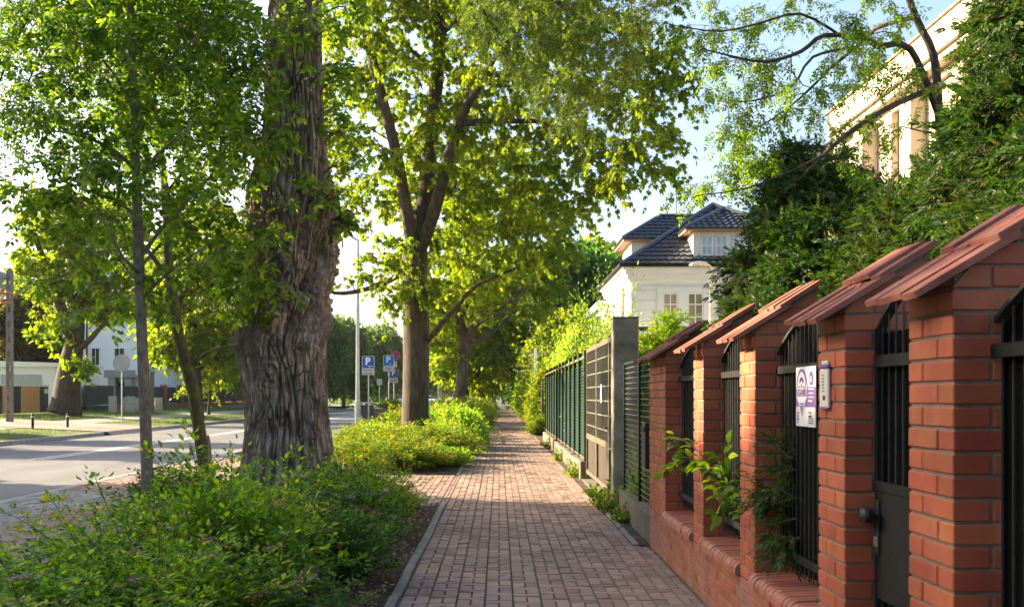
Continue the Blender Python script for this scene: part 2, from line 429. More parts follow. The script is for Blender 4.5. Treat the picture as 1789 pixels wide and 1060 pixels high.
# far footpath and driveway, laid on the sloping verge
g = MB()
def lay(x0, x1, y0, y1, dz, k=4):
    for a, b in zip(np.linspace(x0, x1, k + 1)[:-1], np.linspace(x0, x1, k + 1)[1:]):
        za, zb = float(zfar(min(a, -15.01))) + dz, float(zfar(min(b, -15.01))) + dz
        g.add([(a, y0, za), (b, y0, zb), (b, y1, zb), (a, y1, za)], [(0, 1, 2, 3)])
lay(-20.0, -18.2, -20, 42, .012); lay(-20.0, -18.2, 49, 180, .012)
struct(g, 'far_footpath', M['edging'])
g = MB(); lay(-25.5, -15.0, 42, 49, .03, 6)
g.add([(-15.0, 42, .08), (-14.7, 42, -.05), (-14.7, 49, -.05), (-15.0, 49, .08)], [(0, 1, 2, 3)])
struct(g, 'driveway', M['paver'])

# near side: concrete kerb between road and apron
g = MB(); y = -5.
while y < 110:
    g.box(-6.92, -6.76, y + .004, y + .996, -.16, .004 + rng.normal() * .002, .012); y += 1.
struct(g, 'kerb', M['kerb'])


# ---- pavers: every block is real, laid in the pattern two lengthwise, one across
PV = np.array([(-1, -1, 0), (1, -1, 0), (1, 1, 0), (-1, 1, 0), (-1, -1, 1), (1, -1, 1), (1, 1, 1), (-1, 1, 1)], float)
PF = np.array([(4, 5, 6, 7), (0, 1, 5, 4), (1, 2, 6, 5), (2, 3, 7, 6), (3, 0, 4, 7)])


def pave(mb, x0, x1, y0, y1, keep=None, z=0., gap=.004, ch=.006, tilt=.0016, xdir=False):
    cx = []; cy = []; hx = []; hy = []
    k = 0; x = x0
    while x < x1 - .02:
        w = min(.2, x1 - x)
        y = y0 - rng.random() * .3
        while y < y1:
            for q in range(2):
                cx.append(x + w * (.25 + .5 * q)); cy.append(y + .1); hx.append(w / 4); hy.append(.1)
            cx.append(x + w / 2); cy.append(y + .25); hx.append(w / 2); hy.append(.05)
            y += .3
        x += .2; k += 1
    cx, cy, hx, hy = map(np.array, (cx, cy, hx, hy))
    m = (cy > y0) & (cy < y1)
    if keep is not None: m &= keep(cx, cy)
    cx, cy, hx, hy = cx[m], cy[m], hx[m], hy[m]; N = len(cx)
    if xdir: pass
    t = PV[None].repeat(N, 0)
    top = PV[:, 2] > .5
    ax = (hx[:, None] - gap / 2 - np.where(top, ch, 0)[None]); ay = (hy[:, None] - gap / 2 - np.where(top, ch, 0)[None])
    px = cx[:, None] + PV[None, :, 0] * ax; py = cy[:, None] + PV[None, :, 1] * ay
    zz = rng.normal(0, tilt, N)[:, None] + PV[None, :, 0] * rng.normal(0, tilt, N)[:, None] + PV[None, :, 1] * rng.normal(0, tilt, N)[:, None]
    wav = .006 * vn(np.stack([cx * .8, cy * .5, cx * 0], -1), 3)[:, None]
    pz = np.where(top[None], z + zz + wav, z - .03)
    Fq = (PF[None] + (np.arange(N) * 8)[:, None, None]).reshape(-1, 4)
    mb.add(np.stack([px, py, pz], -1).reshape(-1, 3), Fq)


def sheet(mb, x0, x1, y0, y1, z, nx=1, ny=1, amp=0., fr=1., seed=0):
    a = np.linspace(x0, x1, nx + 1); b = np.linspace(y0, y1, ny + 1); A, B = np.meshgrid(a, b)
    Zz = z + (amp * fbm(np.stack([A * fr, B * fr, A * 0], -1), seed, 4) if amp else 0 * A)
    q = (np.arange(ny)[:, None] * (nx + 1) + np.arange(nx)[None]).ravel()
    mb.add(np.stack([A, B, Zz], -1), np.stack([q, q + 1, q + 2 + nx, q + 1 + nx], -1))


def in_bed(x, y):
    """planting bed between sidewalk and parking apron"""
    x = np.asarray(x); y = np.asarray(y)
    a = (x > np.interp(y, [0, 5, 9, 11.5, 13, 14.6], [-2.9, -2.9, -3.1, -3.6, -4.4, -4.4])) & (x < -.8) & (y < 14.6)
    b = (x > np.interp(y, [20.3, 24, 30, 40, 60, 200], [-3.0, -3.5, -4.0, -4.6, -5.4, -5.4])) & (x < -.8) & (y > 20.3)
    c = ((x + 6.15) ** 2 / .5 ** 2 + (y - 28.3) ** 2 / 1.6 ** 2 < 1)
    return a | b | c


g = MB(); pave(g, -.7, 1.3, 1.5, 125); pave(g, 1.3, 1.445, 1.5, 10.6)
struct(g, 'sidewalk', M['paver'])
g = MB(); sheet(g, -6.8, 1.9, -6, 300, -.011); struct(g, 'paving_joint_sand', M['joint'])
g = MB(); pave(g, -5.6, -.7, 3, 60, keep=lambda x, y: ~in_bed(x, y) & ~((x > -.82) & (y < 14.7)) & ~((x > -.82) & (y > 20.2)))
pave(g, -6.75, -5.6, 16.8, 26.0)
struct(g, 'parking_apron', M['paver'])
g = MB(); pave(g, -6.75, -5.6, 3, 16.8); pave(g, -6.75, -5.6, 26, 60, keep=lambda x, y: ~in_bed(x, y))
struct(g, 'apron_border', M['paver_grey'])
# concrete edging of the sidewalk
g = MB()
for a, b in ((1.0, 14.7), (20.3, 125)):
    y = a
    while y < b:
        dx = rng.normal() * .004
        g.box(-.79 + dx, -.715 + dx, y + .003, y + .997, -.1, .014 + rng.normal() * .004, .008); y += 1.
y = 10.8
while y < 13.4:
    g.box(1.31, 1.37, y, y + .8, -.1, .012, .008); y += .81
struct(g, 'sidewalk_edging', M['edging'])
# bed soil
g = MB()
for x0, x1, y0, y1, nx, ny in ((-5.2, -.79, 0, 14.65, 60, 200), (-5.6, -.79, 20.3, 125, 40, 500), (-6.7, -5.6, 26.6, 30, 16, 40)):
    a = np.linspace(x0, x1, nx + 1); b = np.linspace(y0, y1, ny + 1); A, B = np.meshgrid(a, b)
    ins = in_bed(A, B) | (A > -.9)
    Zz = np.where(ins, .018 + .028 * fbm(np.stack([A * 3, B * 3, A * 0], -1), 5, 4), -.06)
    Zz = np.where(A > -.85, np.minimum(Zz, .0), Zz)
    q = (np.arange(ny)[:, None] * (nx + 1) + np.arange(nx)[None]).ravel()
    g.add(np.stack([A, B, Zz], -1), np.stack([q, q + 1, q + 2 + nx, q + 1 + nx], -1))
struct(g, 'bed_soil', M['soil'], True)
g = MB(); sheet(g, 1.29, 1.62, 10.66, 130, .0, 4, 600, .02, 5., 9); struct(g, 'verge_soil', M['soil'], True)


# ================================================================== BRICK WALL (right)
WX, PW, PD = 1.45, .38, .36           # street face, pillar width along the street, depth
ZP, SL = 1.85, .577                     # pillar front height, slope of the cap
CH = .075
near = [1.95, 3.53, 4.64, 6.27, 7.86, 9.65]         # near edge of each pillar
far_ = [y + PW for y in near]; far_[5] = 10.66
wall = thing('brick_fence_wall', 'red clinker brick wall with sloped tile caps and black iron grilles beside the sidewalk', 'brick wall', (WX, 6., 0))


def course(mb, y0, y1, x0, x1, z, off, L=.25, j=.01):
    """one course of stretchers along y"""
    y = y0 - off
    while y < y1 - .005:
        a, b = max(y, y0), min(y + L, y1)
        if b - a > .012:
            d = rng.normal(0, .0012, 2)
            mb.box(x0 + d[0], x1, a, b, z, z + CH - j, .004)
        y += L + j


bw = MB(); y0, y1 = near[0] - 1.5, far_[5]
for k in range(5):
    course(bw, y0, y1, WX, WX + .12, k * CH + .006, (.13 if k % 2 else 0))
base = bw.build('base_wall', M['brick_base'], wall)
mb = MB(); mb.box(WX + .007, WX + .35, y0, y1 - .006, -.1, 5 * CH); mb.build('mortar_bed', M['mortar'], base)


def zroof(x): return ZP + (x - WX) * SL


def pbrick(mb, xa, xb, ya, yb, z):
    """pillar brick, its front cut by the slope of the cap"""
    z1 = z + CH - .01
    c0 = (z + .012 - ZP) / SL + WX; c1 = (z1 + .012 - ZP) / SL + WX
    a0, a1 = max(xa, c0), max(xa, c1)
    if a0 > xb - .015: return
    a1 = min(a1, xb - .004)
    if a0 <= xa and a1 <= xa:
        d = rng.normal(0, .001, 3)
        mb.box(xa + d[0], xb, ya + d[1], yb + d[2], z, z1, .004)
    else:
        V = [(a0, ya, z), (xb, ya, z), (xb, yb, z), (a0, yb, z), (a1, ya, z1), (xb, ya, z1), (xb, yb, z1), (a1, yb, z1)]
        mb.add(V, [(0, 3, 2, 1), (4, 5, 6, 7), (0, 1, 5, 4), (1, 2, 6, 5), (2, 3, 7, 6), (3, 0, 4, 7)])


for i in range(6):
    a, b = near[i], far_[i]; w = b - a
    mb = MB()
    for k in range(5, 28):
        z = k * CH + .006; odd = k % 2
        x0, x1 = WX, WX + PD
        if w < .5:
            if odd:
                pbrick(mb, x0, x0 + .25, a, a + .12, z); pbrick(mb, x0, x0 + .12, a + .13, b, z)
                pbrick(mb, x0 + .26, x1, a, a + .12, z); pbrick(mb, x0 + .13, x1, b - .12, b, z)
            else:
                pbrick(mb, x0, x0 + .12, a, a + .25, z); pbrick(mb, x0, x0 + .25, a + .26, b, z)
                pbrick(mb, x0 + .13, x1, a, a + .12, z); pbrick(mb, x0 + .26, x1, b - .12, b, z)
        else:
            y = a - (.13 if odd else 0)
            while y < b - .01:
                ya, yb = max(a, y), min(b, y + .25)
                if yb - ya > .02: pbrick(mb, x0, x0 + (.25 if (ya == a and yb - ya < .2) else .12), ya, yb, z)
                y += .26
            pbrick(mb, x0 + (.26 if odd else .13), x1, a, a + .12, z); pbrick(mb, x0 + .13, x1, b - .12, b, z)
    p = mb.build('pillar', M['brick'], wall)
    mb = MB(); r = .007
    mb.prism([(WX + r, .3), (WX + PD - r, .3), (WX + PD - r, zroof(WX + PD - r) - .016), (WX + r, zroof(WX + r) - .016)], 'y', a + r, b - r)
    mb.build('mortar_core', M['mortar'], p)
    mb = MB(); xa, xb = WX + .205, WX + PD - .004; mb.prism([(xa, zroof(xa) - .02), (xb, zroof(xb) - .02), (xb, zroof(xb) + .023), (xa, zroof(xa) + .023)], 'y', a + .002, b - .002); mb.build('mortar_bedding', M['mortar'], p)
    # cap: two overlapping rows of flat tiles
    mb = MB(); ov = .055; th = .024
    nt = 4 if w < .5 else 9
    for row, (xa, xb, lift) in enumerate(((WX - .14, WX + .2, .0), (WX + .13, WX + .375, .024))):
        e = np.linspace(a - ov, b + ov, nt + 1)
        for t in range(nt):
            d = rng.normal(0, .006, 4)
            za, zb = zroof(xa) + lift + d[0], zroof(xb) + lift + d[0]
            q = [(xa + d[1], za), (xb, zb), (xb - th * .5, zb + th), (xa - th * .35 + d[1], za + th * .8)]
            mb.prism(q, 'y', e[t] + .004 + d[2] * .4, e[t + 1] - .004 + d[3] * .4)
    mb.build('tile_cap', M['tile'], p)


def sill(ya, yb):
    mb = MB(); n = max(1, round((yb - ya) / .075)); e = np.linspace(ya, yb, n + 1)
    z0, z1, xf = 5 * CH + .004, .452, WX - .035
    for t in range(n):
        d = rng.normal(0, .0015, 2); r = .05
        arc = [(xf + d[0] + r - r * cos(u), z1 + d[1] - r + r * sin(u)) for u in np.linspace(0, pi / 2, 7)]
        mb.prism([(xf + d[0], z0)] + arc + [(WX + .27, z1 + .012), (WX + .27, z0)][0:2], 'y', e[t] + .0055, e[t + 1] - .0055)
    o = mb.build('sill', M['sillb'], wall)
    mb = MB(); mb.box(xf + .006, WX + .262, ya + .002, yb - .002, z0 + .002, z1 - .03); mb.build('mortar_joint', M['mortar'], o)


def bars(mb, ya, yb, z0, zs, rise, xg, sp=.082, t=.0065):
    """square bars under an arched top; spring height zs"""
    def top(y): u = (y - ya) / (yb - ya) * 2 - 1; return zs + rise * (1 - u * u)
    n = max(2, round((yb - ya) / sp)); es = np.linspace(ya + .03, yb - .03, n + 1)
    for y in es: mb.box(xg - t / 2, xg + t / 2, y - t / 2, y + t / 2, z0, top(y) - .004)
    ys_ = np.linspace(ya + .01, yb - .01, 17)
    V = []; Fc = []
    for k, y in enumerate(ys_):
        z = top(y); V += [(xg - .02, y, z - .006), (xg + .02, y, z - .006), (xg + .02, y, z + .01), (xg - .02, y, z + .01)]
        if k:
            b = 4 * k; Fc += [(b - 4 + q, b - 4 + (q + 1) % 4, b + (q + 1) % 4, b + q) for q in range(4)]
    Fc += [(3, 2, 1, 0), (4 * 16, 4 * 16 + 1, 4 * 16 + 2, 4 * 16 + 3)]
    mb.add(V, Fc)
    return top


XG = WX + .145


def grille(ya, yb, z0=.50):
    mb = MB(); top = bars(mb, ya, yb, z0, 1.69, .17, XG)
    o = mb.build('grille', M['ironbar'], wall)
    mb = MB()
    for z in (1.60, .60): mb.box(XG - .026, XG - .012, ya + .002, yb - .002, z - .022, z + .022, .002)
    mb.build('flat_rail', M['iron'], o)
    mb = MB(); ys_ = np.linspace(ya + .012, yb - .012, 15)
    mb.prism([(ya + .012, z0 + .02)] + [(yb - .012, z0 + .02)] + [(y, top(y) - .012) for y in ys_[::-1]], 'x', XG + .012, XG + .016)
    mb.build('privacy_sheet', M['blackpanel'], o)


for i in range(5):
    ya, yb = far_[i], near[i + 1]
    if i == 1: continue
    sill(ya, yb); grille(ya, yb)
sill(near[0] - 1.5, near[0]); grille(near[0] - 1.4, near[0])
# the pedestrian gate between the second and third pillars
ya, yb = far_[1] + .02, near[2] - .015
mb = MB(); mb.box(WX + .05, WX + .3, far_[1] + .002, near[2] - .002, .376, .39)
mb = MB(); bars(mb, ya, yb, .42, 1.72, .15, XG)
gate = mb.build('gate', M['ironbar'], wall)
mb = MB()
mb.box(XG - .028, XG - .012, ya, yb, 1.575, 1.625, .002); mb.box(XG - .028, XG - .012, ya, yb, 1.065, 1.105, .002)
mb.box(XG - .02, XG + .02, ya - .012, ya + .02, .40, 1.74, .002); mb.box(XG - .02, XG + .02, yb - .02, yb + .01, .40, 1.74, .002)
mb.box(XG - .02, XG + .02, ya + .02, yb - .02, .40, .44, .002)
mb.build('gate_frame', M['iron'], gate)
mb = MB(); mb.box(XG - .024, XG - .018, ya + .02, yb - .022, .62, 1.063, .001); mb.build('sheet_panel', M['iron'], gate)
mb = MB(); mb.box(XG + .012, XG + .016, ya + .02, yb - .02, .44, 1.72); mb.build('privacy_sheet', M['blackpanel'], gate)
mb = MB(); mb.box(XG - .034, XG - .025, yb - .075, yb - .02, .80, 1.03, .004)
V = MB(); kn = [(.0, 0), (.012, .0), (.012, .03), (.03, .036), (.034, .05), (.03, .064), (.012, .072), (0, .073)]
for s_ in (-1, 1):
    pr = MB(); pr.lathe(kn, k=14); VV = np.concatenate(pr.v)
    mb.add(np.stack([XG - .03 - VV[:, 2], yb - .047 + VV[:, 0] + (s_ * .024), .965 + VV[:, 1]], -1) if s_ < 0 else np.stack([XG - .03 - VV[:, 2] * .9, yb - .047 + VV[:, 0] + .03, .965 + VV[:, 1]], -1), pr.f[4][0])
mb.build('knob', M['rubber'], gate)
mb = MB(); mb.box(XG - .04, XG - .024, yb - .07, yb - .03, .83, .875, .004); mb.build('keyhole_plate', M['wire'], gate)


# sign on the grille and the little box on the pillar ------------------------------------------------
def face_left(VV, x, yc, zc):
    """flat art (u right, v up, seen from the street) -> plane facing -X. From the street u runs towards -Y."""
    VV = np.asarray(VV, float); return np.stack([np.full(len(VV), x) - VV[:, 2], yc - VV[:, 0], zc + VV[:, 1]], -1)


def flat(poly): return [(p[0], p[1], 0) for p in poly], [tuple(range(len(poly)))]


sg = thing('notice_board', 'white and purple notice board with a map pin emblem hung on the iron grille', 'sign', (XG - .03, 5.62, 1.45))
sx = XG - .036
mb = MB(); mb.box(sx, sx + .004, 5.44, 5.80, 1.30, 1.605, .001); mb.build('board', M['board'], sg)
def art(items, name, m, x, yc, zc, root):
    mb = MB()
    for V_, F_ in items: mb.add(face_left(V_, x, yc, zc), [f[::-1] for f in F_])
    return mb.build(name, m, root)
def rect(x0, x1, y0, y1): return flat([(x0, y0), (x1, y0), (x1, y1), (x0, y1)])
def disc(cx, cy, r, n=28): return flat([(cx + r * cos(t), cy + r * sin(t)) for t in np.linspace(0, 2 * pi, n, endpoint=False)])
def ring(cx, cy, r0, r1, t0=0, t1=2 * pi, n=28):
    t = np.linspace(t0, t1, n); V_ = [(cx + r * cos(a), cy + r * sin(a), 0) for a in t for r in (r0, r1)]
    return V_, [(2 * k, 2 * k + 1, 2 * k + 3, 2 * k + 2) for k in range(n - 1)]
def txt(s, size, cx, cy, off=0., align='CENTER'):
    V_, F_ = text_arr(s, size, align, off); V_ = V_ + np.array([cx, cy, 0]); return V_, F_
yc, zc = 5.62, 1.4525
art([rect(-.178, .178, -.052, .05)], 'purple_band', M['purple'], sx - .0012, yc, zc, sg)
pin = [(-.105 + 0, .055)] + [(-.06 + .1 * cos(t) - .005, .05 + .085 * sin(t)) for t in np.linspace(pi, 0, 20)] + [(.035, .0), (.0, -.03), (-.062, -.105), (-.125, -.03), (-.165, .0)]
pin = pin[1:]
art([flat(pin)], 'pin_ground', M['board'], sx - .0024, yc, zc, sg)
art([ring(-.065, .05, .078, .093, .1, pi - .1), ring(-.065, .05, .035, .05, .5, pi - .5),
     flat([(-.105, -.032), (-.022, -.032), (-.062, -.095)]), disc(-.065, .055, .01), flat([(-.09, .075), (-.065, .102), (-.04, .075), (-.05, .075), (-.065, .09), (-.08, .075)]),
     rect(-.15, -.095, .046, .053), rect(-.035, .02, .046, .053)], 'pin_emblem', M['purple'], sx - .0036, yc, zc, sg)
art([txt('UGAVID', .052, -.064, .018, .0015)], 'emblem_lettering', M['purple'], sx - .0038, yc, zc, sg)
art([disc(.105, .092, .036)], 'round_badge', M['purple'], sx - .0024, yc, zc, sg)
art([rect(.08, .13, .085, .09), rect(.085, .125, .097, .101), rect(.085, .125, .075, .079)], 'badge_print', M['sign_white'], sx - .0036, yc, zc, sg)
art([rect(-.09, -.035, -.045, -.041)], 'pin_print', M['sign_white'], sx - .0046, yc, zc, sg)
art([rect(.062, .16, .036, .041), rect(.062, .15, .016, .020), rect(.062, .158, -.004, 0.), rect(.062, .13, -.024, -.018)], 'band_print', M['sign_white'], sx - .0036, yc, zc, sg)
art([rect(.065, .1, -.083, -.076), rect(.06, .115, -.103, -.094), rect(.06, .15, -.112, -.108), rect(.06, .15, -.123, -.119), rect(.06, .14, -.135, -.130)], 'contact_print', M['ink'], sx - .0024, yc, zc, sg)
art([rect(-.155, -.12, -.088, -.080), rect(-.155, -.13, -.105, -.095), rect(-.155, -.12, -.122, -.112), rect(-.155, -.13, -.136, -.13)], 'small_print', M['ink'], sx - .0024, yc, zc, sg)
art([rect(.172, .178, -.15, .05)], 'edge_stripe', M['lilac'], sx - .0024, yc, zc, sg)

bx = thing('alarm_box', 'narrow ivory box with a dark top band screwed to the pillar beside the gate', 'box', (WX, 4.885, 1.4))
mb = MB(); mb.box(WX - .016, WX - .002, 4.825, 4.945, 1.405, 1.575, .006); mb.build('housing', M['ivory'], bx)
mb = MB(); mb.box(WX - .018, WX - .002, 4.822, 4.948, 1.577, 1.593, .004); mb.build('dark_band', M['purple'], bx)
mb = MB(); mb.box(WX - .014, WX - .002, 4.835, 4.925, 1.594, 1.612, .004); mb.build('top_cap', M['ivory'], bx)
mb = MB(); mb.box(WX - .0175, WX - .002, 4.823, 4.947, 1.398, 1.404, .003); mb.build('shadow_strip', M['purple'], bx)  # purple strip painted as the shadow below the housing
art([rect(-.01, .03, -.052, -.032)] + [rect(.0 - .02, .012, .055 - k * .014, .06 - k * .014) for k in range(6)], 'printed_lines', M['ink'], WX - .0172, 4.885, 1.49, bx)

# ================================================================== MESH PANEL, CONCRETE POST, GATE, GREEN FENCE
mp_ = thing('wire_mesh_panel', 'green framed wire mesh panel between the brick wall and the concrete post', 'fence', (1.55, 12.2, 0))
mb = MB()
for y in (10.74, 12.2, 13.66): mb.box(1.54, 1.58, y - .02, y + .02, 0, 1.86, .003)
mb.box(1.545, 1.575, 10.74, 13.66, 1.83, 1.86, .002)
mb.build('frame', M['greenmetal'], mp_)
mb = MB()
for z in np.arange(.36, 1.83, .062): mb.box(1.556, 1.562, 10.76, 13.64, z, z + .006)
for y in np.arange(10.85, 13.64, .25): mb.box(1.562, 1.567, y, y + .006, .3, 1.83)
mb.build('wire_mesh', M['wire'], mp_)
mb = MB(); mb.box(1.48, 1.62, 10.69, 13.72, -.1, .29, .012); mb.build('footing', M['plinth'], mp_)
ib = thing('letter_box', 'black metal letter box fixed to the wire mesh panel', 'letter box', (1.5, 11.3, .7))
mb = MB(); mb.box(1.47, 1.54, 11.12, 11.42, .72, 1.18, .006); mb.build('housing', M['rubber'], ib)
mb = MB(); mb.box(1.462, 1.469, 11.13, 11.41, 1.09, 1.14, .002); mb.build('flap', M['iron'], ib)

cp = thing('concrete_post', 'tall weathered square concrete gate post with mossy stains', 'post', (1.6, 14.2, 0))
mb = MB()
V, Fc = CHB; hx, hy, hz = .15, .15, 1.25; c = .014
mb.box(1.45, 1.78, 14.06, 14.36, -.1, 2.44, .014)
mb.box(1.447, 1.783, 14.057, 14.363, 2.441, 2.462, .008)
mb.build('shaft', M['concrete'], cp)

dg_ = thing('driveway_gate', 'tall double metal gate with brown slats behind a grid of bars', 'gate', (1.5, 16.8, 0))
for q, (ya, yb) in enumerate(((14.44, 15.15), (15.17, 17.1), (17.12, 19.05))):
    mb = MB()
    z0, z1 = .12, 2.24
    for y in (ya, yb - .05): mb.box(1.50, 1.55, y, y + .05, z0 - .06, z1 + .04, .003)
    for z in (z0, .72, z1 - .06): mb.box(1.503, 1.547, ya + .05, yb - .05, z, z + .07 if z != .72 else z + .09, .003)
    lf = mb.build('gate_leaf', M['greymetal'], dg_)
    mb = MB()
    for z in np.arange(.95, 2.15, .21): mb.box(1.512, 1.524, ya + .05, yb - .05, z, z + .016)
    for y in np.arange(ya + .16, yb - .08, .13): mb.box(1.514, 1.528, y, y + .012, .81, 2.18)
    mb.build('grid_bars', M['wire'], lf)
    mb = MB()
    for y in np.arange(ya + .055, yb - .06, .062): mb.box(1.532, 1.541, y, y + .055, z0 + .07, 2.18)
    mb.build('slat_infill', M['brownslat'], lf)
mb = MB(); mb.box(1.485, 1.499, 14.9, 15.13, .75, 1.17, .004); mb.tube([(1.47, 14.95, 1.02), (1.44, 14.95, 1.02), (1.44, 15.08, 1.02)], .011, 8); mb.build('lock_case', M['rubber'], dg_)
mb = MB(); mb.box(1.503, 1.511, 16.2, 16.42, 1.35, 1.62, .001); mb.build('white_plate', M['sign_white'], dg_)
mb = MB(); mb.box(1.42, 1.62, 14.37, 19.1, -.1, .018, .01); mb.build('threshold', M['plinth'], dg_)

gf = thing('green_louvre_fence', 'dark green louvred metal fence on a low concrete plinth', 'fence', (1.5, 27, 0))
pitch = 1.36
for k in range(13):
    y = 19.2 + k * pitch
    mb = MB(); mb.box(1.475, 1.535, y - .03, y + .03, .06 if k else .02, 2.24, .004); mb.build('post', M['greenmetal'], gf)
    if k == 12: break
    mb = MB()
    for z in np.arange(.40, 2.02, .058):
        mb.add([(1.50, y + .03, z), (1.504, y + .03, z), (1.535, y + .03, z + .052), (1.531, y + .03, z + .052), (1.50, y + pitch - .03, z), (1.504, y + pitch - .03, z), (1.535, y + pitch - .03, z + .052), (1.531, y + pitch - .03, z + .052)],
               [(3, 2, 1, 0), (4, 5, 6, 7), (0, 1, 5, 4), (1, 2, 6, 5), (2, 3, 7, 6), (3, 0, 4, 7)])
    mb.build('louvre_panel', M['greenmetal'], gf)
    mb = MB(); mb.box(1.49, 1.53, y + .03, y + pitch - .03, 2.10, 2.15, .003); mb.build('rail', M['greymetal'], gf)
    mb = MB(); mb.box(1.49, 1.53, y + .03, y + pitch - .03, .33, .37, .003); mb.build('rail', M['greymetal'], gf)
mb = MB()
for k in range(12):
    y = 19.1 + k * pitch; zt = .30 + rng.normal() * .006
    mb.box(1.40, 1.66, y, y + pitch - .012, -.1, zt, .015)
mb.build('plinth', M['plinth'], gf)

# grey slatted fence going on behind the vines
for k, (y0, yb, lab) in enumerate(((41.5, 58, 'grey slatted fence half hidden by golden vines'), (60, 95, 'grey slatted fence far along the sidewalk in shade'))):
    t = thing('slat_fence', lab, 'fence', (1.6, (y0 + yb) / 2, 0))
    mb = MB()
    for y in np.arange(y0, yb, .11): mb.box(1.62, 1.64, y, y + .06, .1, 1.9)
    mb.build('slats', M['greymetal'], t)
    for y in np.arange(y0, yb + .1, 2.75):
        mb = MB(); mb.box(1.58, 1.66, y - .05, y + .05, -.1, 2.0, .01); mb.build('post', M['plinth'], t)

# ================================================================== WHITE HOUSE
hs = thing('white_house', 'white villa with dark hipped tile roof and dormers behind the brick wall', 'house', (7.25, 37.5, 0))
HX0, HX1, HY0, HY1 = 4.07, 10.43, 34.0, 41.0
mb = MB(); mb.box(HX0, HX1, HY0, HY1, -.1, 5.02); mb.build('wall', M['white_wall'], hs)
mb = MB()
for z0, z1, p in ((4.72, 4.80, .05), (4.92, 5.02, .08), (5.021, 5.16, .16), (5.161, 5.30, .22), (5.301, 5.40, .30)):
    mb.box(HX0 - p, HX1 + p, HY0 - p, HY1 + p, z0, z1, .01)
mb.build('cornice', M['trim'], hs)
mb = MB()
for k in range(15):
    z = .02 + k * .312
    mb.box(HX0 - .03, HX0 + .72, HY0 - .03, HY0 + .72, z, z + .29, .012)
mb.build('quoin', M['white_wall'], hs)
mb = MB(); mb.tube([(HX0 - .07, 35.6, 0), (HX0 - .07, 35.6, 4.9)], .05, 8); mb.build('downpipe', M['eave'], hs)


def window(root, x0, x1, z0, z1, y, glass, nx=2, nz=2, fw=.06, split=None):
    """window in a wall facing -Y at depth y"""
    mb = MB(); d = .05
    for a, b in ((x0, x0 + fw), (x1 - fw, x1)): mb.box(a, b, y - d, y - .004, z0, z1, .004)
    for a, b in ((z0, z0 + fw), (z1 - fw, z1)): mb.box(x0 + fw, x1 - fw, y - d, y - .004, a, b, .004)
    for k in range(1, nx): x = x0 + (x1 - x0) * k / nx; mb.box(x - .016, x + .016, y - d + .012, y - .006, z0 + fw, z1 - fw)
    for k in range(1, nz): z = z0 + (z1 - z0) * (k / nz if split is None else split[k - 1]); mb.box(x0 + fw, x1 - fw, y - d + .01, y - .008, z - .016, z + .016)
    o = mb.build('window', M['trim'], root)
    mb = MB(); mb.box(x0 + fw * .5, x1 - fw * .5, y - .022, y - .016, z0 + fw * .5, z1 - fw * .5); mb.build('pane', glass, o)
    return o


mb = MB()
wz0, wz1 = 3.55, 4.6
for a, b, c_, d_ in ((4.86, 5.02, wz0, 4.78), (5.51, 5.78, wz0, 4.62), (6.29, 6.45, wz0, 4.78), (5.02, 6.29, 4.621, 4.78)): mb.box(a, b, HY0 - .07, HY0 - .002, c_, d_, .008)
mb.build('window_surround', M['trim'], hs)
window(hs, 5.025, 5.505, 3.55, 4.61, HY0, M['curtain'], 2, 3, .05, (.30, .66)); window(hs, 5.785, 6.285, 3.55, 4.61, HY0, M['curtain'], 2, 3, .05, (.30, .66))
window(hs, 8.0, 8.5, 3.55, 4.61, HY0, M['curtain'], 2, 3, .05, (.30, .66))
for y in (36.6, 39.0):
    mb = MB(); mb.box(HX0 - .05, HX0 - .004, y, y + .8, 3.5, 4.6, .006); mb.build('side_window', M['trim'], hs)
mb = MB(); mb.box(3.75, 10.4, 31.6, 33.9, -.1, 2.45); mb.build('terrace', M['white_wall'], hs)
mb = MB(); mb.box(3.75, 9.8, 31.65, 31.73, 3.30, 3.42, .01); mb.box(3.75, 9.8, 31.67, 31.71, 2.55, 2.6)
for x in np.arange(3.78, 9.8, 1.0): mb.box(x, x + .08, 31.65, 31.73, 2.45, 3.3)
for x in np.arange(3.9, 9.8, .12): mb.box(x, x + .018, 31.68, 31.70, 2.6, 3.3)
for z in (2.8, 3.05): mb.box(3.75, 9.8, 31.68, 31.70, z, z + .018)
mb.build('railing', M['rail'], hs)


